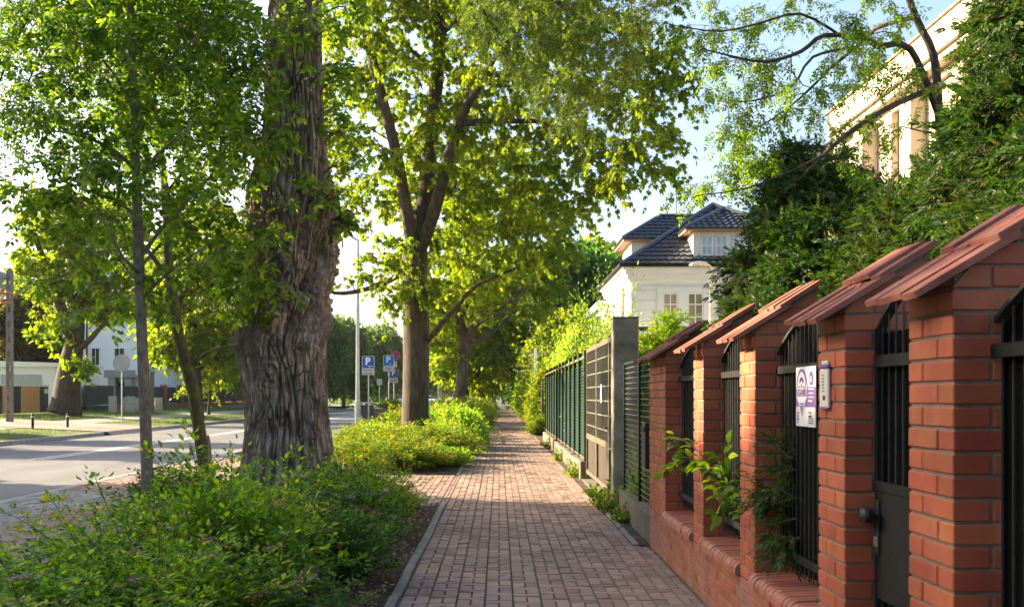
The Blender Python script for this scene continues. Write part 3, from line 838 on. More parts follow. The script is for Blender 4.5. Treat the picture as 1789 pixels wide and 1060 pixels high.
def tiled(mb, A, B, C, D, row=.30, wave=.21, amp=.05, lift=.045):
    """pantiled slope: A-B eave (left to right seen from outside), D-C ridge; rows of waves, each row overlapping the one below"""
    A, B, C, D = (np.array(q, float) for q in (A, B, C, D))
    up = ((D + C) - (A + B)) / 2; nrow = max(1, round(np.linalg.norm(up) / row))
    e = (B - A) / np.linalg.norm(B - A); nrm = np.cross(e, up); nrm /= np.linalg.norm(nrm)
    for r in range(nrow):
        t0, t1 = r / nrow, (r + 1) / nrow
        l0, r0, l1, r1 = A + (D - A) * t0, B + (C - B) * t0, A + (D - A) * t1, B + (C - B) * t1
        u0, u1 = (l0 - A).dot(e), (r0 - A).dot(e)
        if u1 - u0 < .03: continue
        k = max(2, int((u1 - u0) / (wave / 6))); s_ = np.linspace(0, 1, k + 1)
        Lo = l0 + (r0 - l0) * s_[:, None]; Hi = l1 + (r1 - l1) * s_[:, None]
        w0 = amp * np.abs(np.sin(pi * ((Lo - A) @ e) / wave)); w1 = amp * np.abs(np.sin(pi * ((Hi - A) @ e) / wave))
        Vb = Lo + nrm * (w0 + lift)[:, None]; Vt = Hi + nrm * (w1 + .004)[:, None]; Vu = Lo + nrm * (w0 * 0 + .0)[:, None]
        V_ = np.concatenate([Vb, Vt, Vu]); m_ = k + 1; q = np.arange(k)
        mb.add(V_, np.concatenate([np.stack([q, q + 1, q + 1 + m_, q + m_], -1), np.stack([q + 2 * m_, q + 1 + 2 * m_, q + 1, q], -1)]))


mb = MB(); ez = 5.41; x0, x1, y0, y1 = HX0 - .32, HX1 + .32, HY0 - .32, HY1 + .32; ap = (7.25, 37.5, 7.83)
cs = [(x0, y0, ez), (x1, y0, ez), (x1, y1, ez), (x0, y1, ez)]
for q in range(4): tiled(mb, cs[q], cs[(q + 1) % 4], ap, ap)
for q in range(4): mb.tube([np.array(cs[q]) + (0, 0, .07), np.array(ap) + (0, 0, .09)], .085, 8)
rf = mb.build('roof', M['roof'], hs)
mb = MB(); mb.tube([(x0 - .05, y1, ez + .02), (x0 - .05, y0 - .05, ez + .02), (x1, y0 - .05, ez + .02)], .06, 8); mb.build('gutter', M['iron'], rf)
mb = MB(); mb.add(cs, [(3, 2, 1, 0)]); mb.add([(p[0], p[1], p[2] - .004) for p in cs] , [(0, 1, 2, 3)]); mb.build('soffit', M['eave'], rf)


def dormer(x0, x1, y0, y1, z0, z1, ridge_a, ridge_b, ov):
    mb = MB(); mb.box(x0, x1, y0, y1, z0, z1); o = mb.build('dormer', M['white_wall'], hs)
    a, b, c_, d_ = x0 - ov, x1 + ov, y0 - ov, y1 + ov; z = z1 + .02
    mb = MB(); mb.box(a, b, c_, d_, z1 + .002, z1 + .05); mb.build('eave_board', M['eave'], o)
    mb = MB(); q = [(a, c_, z + .04), (b, c_, z + .04), (b, d_, z + .04), (a, d_, z + .04)]
    if ridge_a[1] == ridge_b[1]:        # ridge along x
        tiled(mb, q[0], q[1], ridge_b, ridge_a); tiled(mb, q[3], q[0], ridge_a, ridge_a); tiled(mb, q[2], q[3], ridge_a, ridge_b)
    else:
        tiled(mb, q[0], q[1], ridge_a, ridge_a); tiled(mb, q[3], q[0], ridge_a, ridge_b); tiled(mb, q[1], q[2], ridge_b, ridge_a)
    for e in (q[0], q[3] if ridge_a[1] == ridge_b[1] else q[1]): mb.tube([np.array(e) + (0, 0, .06), np.array(ridge_a) + (0, 0, .07)], .075, 8)
    mb.tube([np.array(ridge_a) + (0, 0, .05), np.array(ridge_b) + (0, 0, .05)], .08, 8)
    mb.build('dormer_roof', M['roof'], o)
    return o


dm = dormer(6.0, 8.5, 34.15, 37.2, 5.4, 6.5, (7.25, 35.7, 7.42), (7.25, 38.4, 7.42), .27)
for a, b in ((6.23, 6.60), (6.67, 7.04), (7.20, 7.57), (7.9, 8.27)): 
    o = window(hs, a, b, 5.76, 6.40, 34.15, M['skyglass'], 2, 2, .045)
dormer(4.55, 7.0, 38.0, 40.6, 5.3, 6.72, (5.75, 39.3, 7.78), (7.3, 39.3, 7.78), .3)
mb = MB(); mb.tube([(6.3, 39.3, 7.7), (6.3, 39.3, 8.9)], .015, 6); mb.tube([(6.1, 39.3, 8.6), (6.5, 39.3, 8.6)], .008, 5); mb.build('antenna', M['iron'], hs)
mb = MB(); mb.box(3.9, 9, 41.05, 47, -.1, 4.75); lw = mb.build('side_wing', M['white_wall'], hs)
mb = MB(); mb.box(3.7, 9.1, 41.35, 47.2, 4.751, 5.0, .02); mb.build('wing_cornice', M['trim'], lw)
mb = MB(); mb.prism([(3.72, 5.001), (9.08, 5.001), (8.4, 5.4), (4.4, 5.4)], 'y', 41.4, 47.1); mb.build('wing_roof', M['roof'], lw)
for y in (42.2, 43.7, 45.2):
    mb = MB(); mb.box(3.82, 3.896, y, y + .55, 2.9, 4.5, .006); mb.build('wing_window', M['glass'], lw)

# ================================================================== CREAM BUILDING (upper right)
cb = thing('cream_building', 'tall cream plastered building with parapet and pilasters behind the thujas', 'building', (12, 18, 0))
mb = MB(); mb.box(7.2, 17, 8.5, 22.6, -.1, 7.05); mb.box(7.42, 17, 22.601, 27.2, -.1, 6.75); mb.build('wall', M['cream'], cb)
mb = MB()
for y in (10.2, 12.4, 14.6, 16.8): mb.box(7.05, 7.198, y, y + .42, -.1, 6.55, .012)
for y, w, p in ((18.6, .5, .28), (19.9, .35, .14), (21.0, .5, .3), (22.0, .3, .14)): mb.box(7.2 - p, 7.198, y, y + w, -.1, 6.55, .012)
mb.build('pilaster', M['cream'], cb)
mb = MB()
for z0, z1, p in ((6.551, 6.68, .10), (6.681, 6.80, .32), (6.801, 7.25, .40)): mb.box(7.2 - p, 16.8, 8.3, 22.9, z0, z1, .01)
mb.box(7.1, 16.8, 22.91, 27.4, 6.35, 6.86, .01); mb.box(7.22, 16.8, 22.91, 27.3, 6.2, 6.349, .01)
mb.build('parapet', M['cream'], cb)
mb = MB(); mb.box(6.76, 16.9, 8.25, 22.95, 7.251, 7.29, .006); mb.box(7.06, 16.9, 22.96, 27.45, 6.861, 6.895, .006); mb.build('coping', M['eave'], cb)
for k in range(4):
    y = 10.9 + 2.2 * k; mb = MB(); mb.box(7.17, 7.197, y, y + 1.2, 3.2, 5.2, .004); mb.build('blind_window', M['cream'], cb)

# ================================================================== ACROSS THE ROAD
def gz(x): return float(zfar(x))

# concrete utility pole with wires
px_, py_ = -20.6, 46.5
up = thing('utility_pole', 'slotted concrete utility pole with orange insulators beside the wooden fence', 'utility pole', (px_, py_, gz(px_)))
mb = MB(); z0 = gz(px_) - .1; zt = 6.7
for s_ in (-1, 1): mb.prism([(px_ + s_ * .06, py_ - .1), (px_ + s_ * .12, py_ - .1), (px_ + s_ * .12, py_ + .1), (px_ + s_ * .06, py_ + .1)][::s_], 'z', z0, zt)
zz = [z0 + .4 + k * .62 for k in range(11)]
mb.box(px_ - .0599, px_ + .0599, py_ - .085, py_ + .085, z0, z0 + .5)
for k in range(10): mb.box(px_ - .0599, px_ + .0599, py_ - .085, py_ + .085, z0 + .62 + k * .62, z0 + 1.0 + k * .62)
mb.build('shaft', M['pole_conc'], up)
mb = MB()
for z in (5.75, 5.35): mb.tube([(px_ - .3, py_ - .16, z), (px_ + .22, py_ - .16, z)], .03, 6); mb.lathe([(.0, 0), (.06, .02), (.06, .14), (.03, .18), (0, .18)], (px_ - .28, py_ - .16, z), 8)
mb.build('insulator', M['ceramic'], up)
for k, (a, b) in enumerate((((px_, py_ - .13, 6.35), (-36, 30, 6.9)), ((px_, py_ + .13, 6.35), (-23.5, 72, 7.5)))):
    u = np.linspace(0, 1, 12)[:, None]; pts = np.array(a) * (1 - u) + np.array(b) * u - np.array([0, 0, 1.2]) * (4 * u * (1 - u)) * .6
    mb = MB(); mb.tube(pts, .014, 5); o = mb.build('overhead_wire', M['rubber'], loc=a)
    tag(o, ('thin overhead wire running from the utility pole out to the left', 'thin overhead wire running from the utility pole into the trees')[k], 'wire')

# wooden/dark fence far left
wf = thing('wood_slat_fence', 'low dark fence with a golden wooden slat section in front of the white garage', 'fence', (-25.2, 57, gz(-24.4)))
z0 = gz(-24.4)
for k, (a, b, m_) in enumerate(((52.0, 54.2, 'darkfence'), (54.25, 55.2, 'fencewood'), (55.25, 56.4, 'darkfence'), (56.45, 58.6, 'fencewood'), (58.65, 59.7, 'darkfence'))):
    mb = MB()
    for y in np.arange(a, b - .05, .16): mb.box(-24.42, -24.38, y, y + .13, z0 + .05, z0 + 1.42)
    mb.build('fence_panel', M[m_], wf)
mb = MB(); mb.box(-24.46, -24.33, 51.9, 59.8, z0 + 1.43, z0 + 1.5); mb.build('coping', M['sign_white'], wf)
mb = MB(); mb.box(-24.375, -24.36, 59.2, 59.6, z0 + 1.05, z0 + 1.3); mb.build('number_plate', M['sign_white'], wf)

ga = thing('white_garage', 'low white flat roofed garage with a grey roller door across the road', 'garage', (-27.5, 66, gz(-27)))
z0 = gz(-27)
mb = MB(); mb.box(-30.2, -25.3, 63.0, 70, z0 - .1, z0 + 2.55); mb.build('wall', M['white_wall'], ga)
mb = MB(); mb.prism([(-30.4, z0 + 2.551), (-25.1, z0 + 2.551), (-25.1, z0 + 2.78), (-30.4, z0 + 2.95)], 'y', 62.8, 70.2); mb.build('roof_slab', M['trim'], ga)
mb = MB()
for k in range(12): mb.box(-28.4, -26.1, 62.93, 62.99, z0 + .02 + k * .175, z0 + .19 + k * .175, .006)
mb.build('roller_door', M['garage'], ga)
mb = MB(); mb.box(-38, -30.21, 64, 70, z0 - .1, z0 + 2.3); mb.box(-38.1, -30.25, 63.8, 70.1, z0 + 2.301, z0 + 2.45); mb.build('annex', M['white_wall'], ga)


def plain_house(name, label, x0, x1, y0, y1, h, z0, wins, extra=None):
    t = thing(name, label, 'building', ((x0 + x1) / 2, (y0 + y1) / 2, z0))
    mb = MB(); mb.box(x0, x1, y0, y1, z0 - .2, z0 + h); mb.build('wall', M['white_wall'], t)
    mb = MB(); mb.box(x0 - .25, x1 + .25, y0 - .25, y1 + .25, z0 + h + .001, z0 + h + .22); mb.build('roof', M['edging'], t)
    for a, b, c_, d_ in wins: window(t, a, b, c_, d_, y0, M['glass'], 2, 1, .08)
    return t


t = plain_house('apartment_house', 'white apartment house with a small balcony across the road', -31, -26.2, 82, 96, 10.5, .5, [(-28.6, -27.75, 3.55, 5.0), (-28.6, -27.75, 6.6, 8.0), (-30.3, -29.6, 3.6, 5.0)])
mb = MB(); mb.box(-29.0, -26.7, 81.0, 81.95, 2.75, 2.95); mb.box(-29.0, -26.7, 81.0, 81.1, 2.951, 3.3); mb.box(-28.7, -28.2, 81.1, 81.9, .4, 2.749); mb.box(-27.5, -27.0, 81.1, 81.9, .4, 2.749); mb.build('balcony', M['kerb'], t)
mb = MB(); mb.tube([(-30.55, 81.85, .4), (-30.55, 81.85, 10.5)], .07, 8); mb.build('downpipe', M['iron'], t)
mb = MB(); mb.box(-28.55, -27.75, 81.86, 81.96, .5, 2.4); mb.build('door', M['glass'], t)
t = plain_house('corner_house', 'pale house with a grey roof at the far left edge', -52, -35.0, 84, 96, 8.6, .5, [(-38, -36.6, 5.0, 6.6), (-41, -39.6, 5, 6.6)])
mb = MB(); mb.prism([(-52.4, 9.35), (-34.6, 9.35), (-38, 10.9), (-49, 10.9)], 'y', 83.6, 96.4); mb.build('hip_roof', M['edging'], t)
plain_house('distant_house', 'small bluish white house far down the road between the parking signs', -25.5, -21.5, 205, 214, 4.4, -.1, [(-24.8, -23.8, 1.3, 2.5), (-23.2, -22.3, 1.3, 2.5)])
plain_house('row_house', 'white house among the trees beyond the brick pillared fence', -27, -23.5, 118, 128, 4.5, .5, [(-26.3, -25.4, 1.6, 3.0), (-25, -24.2, 1.6, 3.0)])

# dark fence with brick pillars
df = thing('brick_pillar_fence', 'long dark panel fence with red brick pillars across the road', 'fence', (-25, 88, gz(-25)))
z0 = gz(-25)
ysx = [66.5, 72.0, 77.5] + list(np.arange(82.5, 118, 4.4))
for k, y in enumerate(ysx):
    if k >= 2:
        mb = MB(); mb.box(-25.25, -24.85, y - .2, y + .2, z0 - .1, z0 + 1.72, .01); mb.build('pillar', M['fencebrick'], df)
    if k + 1 < len(ysx):
        mb = MB(); a, b = y + .22, ysx[k + 1] - .22
        for q in np.arange(a, b - .1, .24): mb.box(-25.07, -25.03, q, q + .225, z0 + .34, z0 + 1.55)
        mb.build('panel', M['darkfence'], df)
        mb = MB(); mb.box(-25.2, -24.9, a - .01, b + .01, z0 - .1, z0 + .3, .01); mb.build('plinth', M['fencebrick' if k > 0 else 'darkfence'], df)

# utility cabinets
for k, (px, d, w, h) in enumerate(((197, 66, .42, .98), (219, 68, .3, .9), (228, 67, .5, 1.0), (243, 68.5, .55, .9), (277, 70, .42, .95))):
    x = (px - VX) / F * d; z = gz(x)
    t = thing('utility_cabinet', ['narrow pale utility cabinet standing apart before the dark fence', 'slim utility cabinet partly behind the sign pole', 'widest pale utility cabinet with a keyed door', 'grey utility cabinet partly hidden by the young tree trunk', 'utility cabinet beside the wooden braced pole'][k], 'cabinet', (x, d, z), 'utility cabinets by the dark fence')
    mb = MB(); mb.box(x - w / 2, x + w / 2, d - .15, d + .15, z - .05, z + h, .015); mb.build('housing', M['cabinet'], t)
    mb = MB(); mb.box(x - w / 2 + .03, x + w / 2 - .03, d - .162, d - .152, z + .15, z + h - .06, .003); dr = mb.build('door', M['sign_grey'], t)
    mb = MB(); mb.box(x + w / 2 - .1, x + w / 2 - .07, d - .175, d - .163, z + .5, z + .6); mb.build('handle', M['rubber'], dr)

# bollards
for k, px in enumerate((57, 118)):
    d = (41.8, 44.0)[k]; x = (px - VX) / F * d; z = gz(x)
    t = thing('bollard', ['black steel bollard with pale band nearer the utility pole', 'black steel bollard with pale band nearer the big old tree'][k], 'bollard', (x, d, z), 'black bollards by the far footpath')
    mb = MB(); mb.lathe([(.055, -.1), (.055, .56), (.05, .575), (0, .58)], (x, d, z), 12); mb.build('post', M['rubber'], t)
    mb = MB(); mb.lathe([(.057, .45), (.057, .50)], (x, d, z), 12); mb.build('band', M['sign_grey'], t)


def pole_mb(x, y, z0, z1, r0, r1, k=12):
    mb = MB(); mb.lathe([(r0, 0), (r0 + (r1 - r0) * .5, (z1 - z0) * .5), (r1, z1 - z0), (0, z1 - z0 + .01)], (x, y, z0), k); return mb


# sign seen from behind
x, d = (213 - VX) / F * 53, 53.; z = gz(x)
t = thing('traffic_sign', 'grey back of a round traffic sign on a thin pole across the road', 'sign', (x, d, z))
pole_mb(x, d, z - .1, 3.35, .035, .035).build('pole', M['galv'], t)
mb = MB(); mb.prism([(x + .42 * cos(a), 3.0 + .42 * sin(a)) for a in np.linspace(0, 2 * pi, 24, endpoint=False)], 'y', d - .06, d - .045); mb.build('plate', M['sign_back'], t)
# lamp post and braced wooden pole further
x, d = (266 - VX) / F * 69, 69.; z = gz(x)
t = thing('wooden_pole', 'weathered wooden pole with a steel brace beside the dark fence', 'utility pole', (x, d, z))
pole_mb(x, d, z - .1, 8.2, .13, .10).build('shaft', M['polewood'], t)
mb = MB(); mb.box(x - .26, x - .13, d - .08, d + .08, z - .1, z + 5.0); mb.box(x - .28, x + .15, d - .15, d - .131, z + 2.55, z + 2.75); mb.build('brace', M['galv'], t)

# ================================================================== MIDDLE DISTANCE, NEAR SIDE
def street_lamp(px, d, label, r0, h, arm):
    x = (px - VX) / F * d; t = thing('street_lamp', label, 'street lamp', (x, d, 0))
    mb = MB(); mb.lathe([(r0 * 1.35, -.1), (r0 * 1.35, 1.15), (r0 * 1.05, 1.22), (r0, 1.25), (r0 * .55, h), (0, h + .01)], (x, d, 0), 14); mb.build('pole', M['galv'], t)
    mb = MB(); mb.tube([(x, d, h - .05), (x + arm * .3, d, h + .25), (x + arm, d, h + .35)], [r0 * .5, r0 * .45, r0 * .4], 8); a = mb.build('arm', M['galv'], t)
    s_ = np.sign(arm)
    mb = MB(); V, Fc = CHB
    mb.prism([(x + arm - .05 * s_, h + .32), (x + arm + .55 * s_, h + .33), (x + arm + .5 * s_, h + .43), (x + arm, h + .45)][::int(-s_)], 'y', d - .12, d + .12); mb.build('lamp_head', M['sign_grey'], t)
    mb = MB(); mb.box(x - .045, x + .045, d - r0 * 1.35 - .006, d - r0 * 1.35 + .01, .35, .75, .002); mb.build('hatch', M['galv'], t)
    return t


street_lamp(625, 50, 'tall galvanised street lamp pole behind the golden bushes beside the parking sign', .105, 8.5, -1.6)
street_lamp(770, 84, 'distant thin street lamp pole right of the second tree', .09, 8.5, -1.6)
x, d = (1242 - VX) / F * 25.5, 25.5
t = thing('garden_lamp', 'slim cream lamp post with a flat head in front of the white house', 'street lamp', (x, d, 0))
pole_mb(x, d, -.1, 4.42, .055, .04).build('pole', M['ivory'], t)
mb = MB(); mb.tube([(x, d, 4.40), (x - .06, d, 4.47), (x - .16, d, 4.49)], .03, 8); mb.build('arm', M['ivory'], t)
mb = MB(); pr = MB(); pr.lathe([(0, -.05), (.14, -.045), (.19, 0), (.15, .06), (.06, .09), (0, .095)], k=16); VV = np.concatenate(pr.v)
mb.add(np.stack([x - .28 + VV[:, 0] * 1.25, d + VV[:, 1] * .8, 4.46 + VV[:, 2]], -1), pr.f[4][0]); mb.build('lamp_head', M['ivory'], t, True)


def parking_sign(px, d, label, w, ztop, blue, sub, small, extra=None):
    x = (px - VX) / F * d; t = thing('parking_sign', label, 'sign', (x, d, 0))
    pole_mb(x + w * .02, d, -.1, ztop - .02, .032, .032, 10).build('pole', M['galv'], t)
    y = d - .045
    def rr(x0, x1, z0, z1, r, n=5):
        o = []
        for cx, cz, a0 in ((x1 - r, z1 - r, 0), (x0 + r, z1 - r, 90), (x0 + r, z0 + r, 180), (x1 - r, z0 + r, 270)):
            o += [(cx + r * cos(RAD(a0 + 90 * k / n)), cz + r * sin(RAD(a0 + 90 * k / n))) for k in range(n + 1)]
        return o
    zb = ztop - w
    mb = MB(); mb.prism(rr(x - w / 2, x + w / 2, zb, ztop, .05), 'y', y, y + .012); mb.build('plate', M['sign_white'], t)
    mb = MB(); q = rr(x - w / 2 + .02, x + w / 2 - .02, zb + .02, ztop - .02, .04); mb.add([(a, y - .003, b) for a, b in q], [tuple(range(len(q)))]); mb.build('blue_field', blue, t)
    V_, F_ = text_arr('P', w * .80, 'CENTER', w * .028)
    mb = MB(); mb.add(np.stack([x - .02 + V_[:, 0], np.full(len(V_), y - .006), zb + w * .56 + V_[:, 1]], -1), F_)
    if small:
        V_, F_ = text_arr(small, w * .16, 'CENTER', .002); mb.add(np.stack([x + w * .16 + V_[:, 0], np.full(len(V_), y - .006), zb + w * .2 + V_[:, 1]], -1), F_)
    mb.build('lettering', M['sign_white'], t)
    if sub:
        h = w * .48; mb = MB(); mb.box(x - w / 2, x + w / 2, y, y + .012, zb - h - .015, zb - .015, .002); sp_ = mb.build('sub_plate', M['sign_grey'], t)
        mb = MB()
        for k, s_ in enumerate(sub):
            if s_ == '=':
                r_ = np.random.default_rng(k + 5); u = -w * .38
                while u < w * .36:
                    l_ = r_.uniform(.02, .06); zc_ = zb - .015 - h * (k + .5) / len(sub); mb.box(x + u, x + min(u + l_, w * .4), y - .004, y - .001, zc_ - h * .10, zc_ + h * .10); u += l_ + .018
                continue
            V_, F_ = text_arr(s_, h * (.62 if len(sub) == 1 else .36), 'CENTER', .003); mb.add(np.stack([x + V_[:, 0], np.full(len(V_), y - .003), zb - .015 - h * (k + .5 + (0 if len(sub) == 1 else 0)) / len(sub) + V_[:, 1] * 1], -1), F_)
        mb.build('plate_lettering', M['ink'], sp_)
    return t, x


parking_sign(643.5, 50, 'dark blue parking sign with a worn grey plate next to the lamp pole', .56, 3.22, M['blue'], ['=', '='], 'oooo')
parking_sign(679, 62, 'lighter blue parking sign with a white plate in the middle of the signs', .60, 3.70, M['blue_light'], ['C07'], '30')
t, x = parking_sign(688, 67, 'low parking sign below a pink ringed no parking disc', .52, 3.0, M['blue'], ['='], 'ooo')
y = 67 - .045
mb = MB(); mb.lathe([(.032, 2.9), (.032, 4.1), (0, 4.1)], (x + .02, 67, 0), 10); mb.build('upper_pole', M['galv'], t)
mb = MB(); mb.prism([(x + .12 + .27 * cos(a), 3.86 + .27 * sin(a)) for a in np.linspace(0, 2 * pi, 28, endpoint=False)], 'y', y, y + .012); dsc = mb.build('no_parking_disc', M['blue'], t)
mb = MB(); V_, F_ = ring(x + .12, 3.86, .17, .268); mb.add([(p[0], y - .004, p[1]) for p in V_], F_)
c45 = .7071; q = [(-.19, .03), (.19, .03), (.19, -.03), (-.19, -.03)]
mb.add([(x + .12 + (a + b) * c45, y - .007, 3.86 + (b - a) * c45) for a, b in q], [(0, 1, 2, 3)]); mb.build('red_ring', M['sign_red'], dsc)
mb = MB(); mb.box(x + .03, x + .09, y, y + .012, 3.15, 3.5); mb.box(x + .13, x + .19, y, y + .012, 3.15, 3.5); mb.build('small_plate', M['sign_white'], t)
# small far sign
for px, py, d, w, h, lab in ((663, 667, 110, .5, .62, 'small grey plate sign on a pole before the distant house'), (766, 664, 88, .3, .75, 'narrow blue edged plate on a pole beside the distant lamp')):
    p = P(px, py, d); t = thing('plate_sign', lab, 'sign', (p[0], d, 0))
    pole_mb(p[0], d, -.15, p[2] + h / 2, .035, .035, 8).build('pole', M['galv'], t)
    mb = MB(); mb.box(p[0] - w / 2, p[0] + w / 2, d - .06, d - .045, p[2] - h / 2, p[2] + h / 2, .004); mb.build('plate', M['sign_grey'], t)
# bin
x, d = (643 - VX) / F * 53 - .05, 53.
t = thing('litter_bin', 'dark metal litter bin with a flat lid beside the lamp pole', 'bin', (x, d, 0))
mb = MB(); mb.box(x - .34, x + .30, d - .25, d + .25, .12, .98, .03); mb.build('body', M['bin'], t)
mb = MB(); mb.box(x - .38, x + .34, d - .29, d + .29, 1.06, 1.12, .015); mb.box(x - .3, x - .25, d - .2, d + .2, .981, 1.059); mb.box(x + .2, x + .25, d - .2, d + .2, .981, 1.059); mb.build('lid', M['galv'], t)
mb = MB(); mb.box(x - .1, x + .06, d - .1, d + .1, -.05, .119); mb.build('foot', M['bin'], t)
# brown planter box
p = P(683, 722, 60)
t = thing('planter_box', 'low reddish brown planter box with a clipped green shrub behind the bushes', 'planter', (p[0], 60, 0))
mb = MB(); x = p[0]
for k in range(7): mb.box(x - 1.0, x + 1.0, 59.5, 60.5, .02 + k * .1, .105 + k * .1, .01)
mb.build('box', M['flowerbox'], t); PLANTER = (x, 60.0, .7, t)
# pale stump post with a reddish top
p = P(783, 722, 72)
t = thing('marker_post', 'short pale marker post with a reddish top at the sidewalk trees', 'post', (p[0], 72, 0))
mb = MB(); mb.lathe([(.2, -.1), (.18, .9), (.0, .91)], (p[0], 72, 0), 10); mb.build('post', M['ivory'], t)
mb = MB(); mb.lathe([(.21, .911), (.2, 1.1), (.1, 1.22), (0, 1.24)], (p[0], 72, 0), 10); mb.build('top_cap', M['ceramic'], t)
# pale tapered pole at the right edge of the sidewalk
x, d = 1.5, 45.5
t = thing('tapered_pole', 'pale tapered utility pole wrapped by golden vines at the end of the green fence', 'utility pole', (x, d, 0))
mb = MB(); mb.prism([(x - .2, d - .2), (x + .2, d - .2), (x + .2, d + .2), (x - .2, d + .2)], 'z', -.1, .25)
V_ = [(x + a * s_, d + b * s_, z) for z, s_ in ((.251, .17), (1.75, .12), (1.751, .07), (3.4, .05)) for a, b in ((-1, -1), (1, -1), (1, 1), (-1, 1))]
mb.add(V_, [(4 * k + q, 4 * k + (q + 1) % 4, 4 * k + 4 + (q + 1) % 4, 4 * k + 4 + q) for k in range(3) for q in range(4)] + [(12, 13, 14, 15)]); mb.build('shaft', M['cabinet'], t)
mb = MB(); mb.tube([(x - .5, d, 3.2), (x + .9, d, 3.2)], .03, 6); mb.build('cross_bar', M['wire'], t)
for y, lab in ((57, 'small pale marker post nearer the tapered pole'), (86, 'white gate post far along the sidewalk')):
    o = thing('gate_post', lab, 'post', (1.5, y, 0)); mb = MB(); mb.box(1.4, 1.56, y - .08, y + .08, -.1, 1.1 if y < 60 else 2.1, .01); mb.build('post', M['sign_white'], o)
    mb = MB(); mb.box(1.37, 1.59, y - .11, y + .11, 1.101 if y < 60 else 2.101, 1.16 if y < 60 else 2.2, .01); mb.build('cap', M['sign_grey'], o)


# parked cars, tiny in the distance
def car(x, y, z, rz, m_, label):
    t = thing('parked_car', label, 'car', (x, y, z), 'cars parked far down the road')
    def pt(u, w, zz): return (x + u * cos(rz) - w * sin(rz), y + u * sin(rz) + w * cos(rz), z + zz)
    prof = [(-2.1, .25), (2.1, .25), (2.15, .6), (2.0, .82), (1.1, .92), (-1.9, .95), (-2.12, .7)]
    mb = MB(); n_ = len(prof); V_ = [pt(u, -.85, h) for u, h in prof] + [pt(u, .85, h) for u, h in prof]
    Fq = [tuple(range(n_)), tuple(range(2 * n_ - 1, n_ - 1, -1))] + [(k, n_ + k, n_ + (k + 1) % n_, (k + 1) % n_) for k in range(n_)]
    mb.add(V_, Fq); mb.build('body', m_, t)
    cab = [(-1.8, .951), (.95, .921), (.3, 1.42), (-1.3, 1.45)]; mb = MB()
    V_ = [pt(u, -.8 if k < 2 else -.62, h) for k, (u, h) in enumerate(cab)] + [pt(u, .8 if k < 2 else .62, h) for k, (u, h) in enumerate(cab)]
    mb.add(V_, [(0, 1, 2, 3), (7, 6, 5, 4), (0, 4, 5, 1), (1, 5, 6, 2), (2, 6, 7, 3), (3, 7, 4, 0)]); mb.build('cabin', M['glass'], t)
    mb = MB(); mb.add([pt(-1.31, -.6, 1.46), pt(.3, -.6, 1.43), pt(.3, .6, 1.43), pt(-1.31, .6, 1.46)], [(0, 1, 2, 3)]); mb.build('roof', m_, t)
    for u in (-1.3, 1.35):
        for w in (-.82, .82):
            mb = MB(); c_ = np.array([pt(u, w - .1 * np.sign(w), .31), pt(u, w + .06 * np.sign(w), .31)]); mb.tube(c_, .31, 14); mb.build('wheel', M['rubber'], t)
    for w in (-.6, .6):
        mb = MB(); q = np.array([pt(2.14, w - .15, .62), pt(2.14, w + .15, .62), pt(2.10, w + .15, .74), pt(2.10, w - .15, .74)]); o_ = np.array(pt(.03, 0, 0)) - np.array(pt(0, 0, 0))
        mb.add(np.concatenate([q, q + o_]), [(0, 1, 2, 3), (7, 6, 5, 4), (0, 4, 5, 1), (1, 5, 6, 2), (2, 6, 7, 3), (3, 7, 4, 0)]); mb.build('headlight', M['sign_white'], t)


for px, d, m_, lab in ((656, 180, 'car_dark', 'dark car parked in front of the distant house'), (685, 160, 'car_silver', 'silver car seen between the parking sign poles'), (700, 190, 'car_white', 'white car just left of the second tree trunk'), (749, 175, 'car_white', 'white car seen right of the second tree trunk')):
    x = (px - VX) / F * d; car(x, d, -.06 if x > xleft(d) else .1, RAD(-80 if px % 2 else 20), M[m_], lab)
# ================================================================== VEGETATION
def T_kite(w=.30, fold=.10, droop=.10):
    return np.array([(0, 0, 0), (w, .42, fold), (0, 1, -droop), (-w, .42, fold)], float), {3: np.array([(0, 1, 2), (0, 2, 3)])}


def T_oval(w=.30, fold=.08, droop=.14):
    V = [(0, 0, 0), (0, .5, .03), (0, 1, -droop), (-w * .8, .25, fold), (-w, .55, fold * .9), (-w * .5, .82, -.02), (w * .8, .25, fold), (w, .55, fold * .9), (w * .5, .82, -.02)]
    return np.array(V, float), {4: np.array([(0, 6, 7, 1), (1, 7, 8, 2), (0, 1, 4, 3), (1, 2, 5, 4)])}


def T_join(parts):
    V = []; Fd = {}; n = 0
    for v, f in parts:
        V.append(v)
        for k, a in f.items(): Fd.setdefault(k, []).append(a + n)
        n += len(v)
    return np.concatenate(V), {k: np.concatenate(a) for k, a in Fd.items()}


def T_rot(t, ang, sc_, off=(0, 0, 0), tilt=0.):
    v, f = t; v = v * sc_; c, s = cos(tilt), sin(tilt)
    v = np.stack([v[:, 0], v[:, 1] * c - v[:, 2] * s, v[:, 1] * s + v[:, 2] * c], -1)
    c, s = cos(ang), sin(ang)
    return np.stack([v[:, 0] * c - v[:, 1] * s, v[:, 0] * s + v[:, 1] * c, v[:, 2]], -1) + np.array(off, float), f


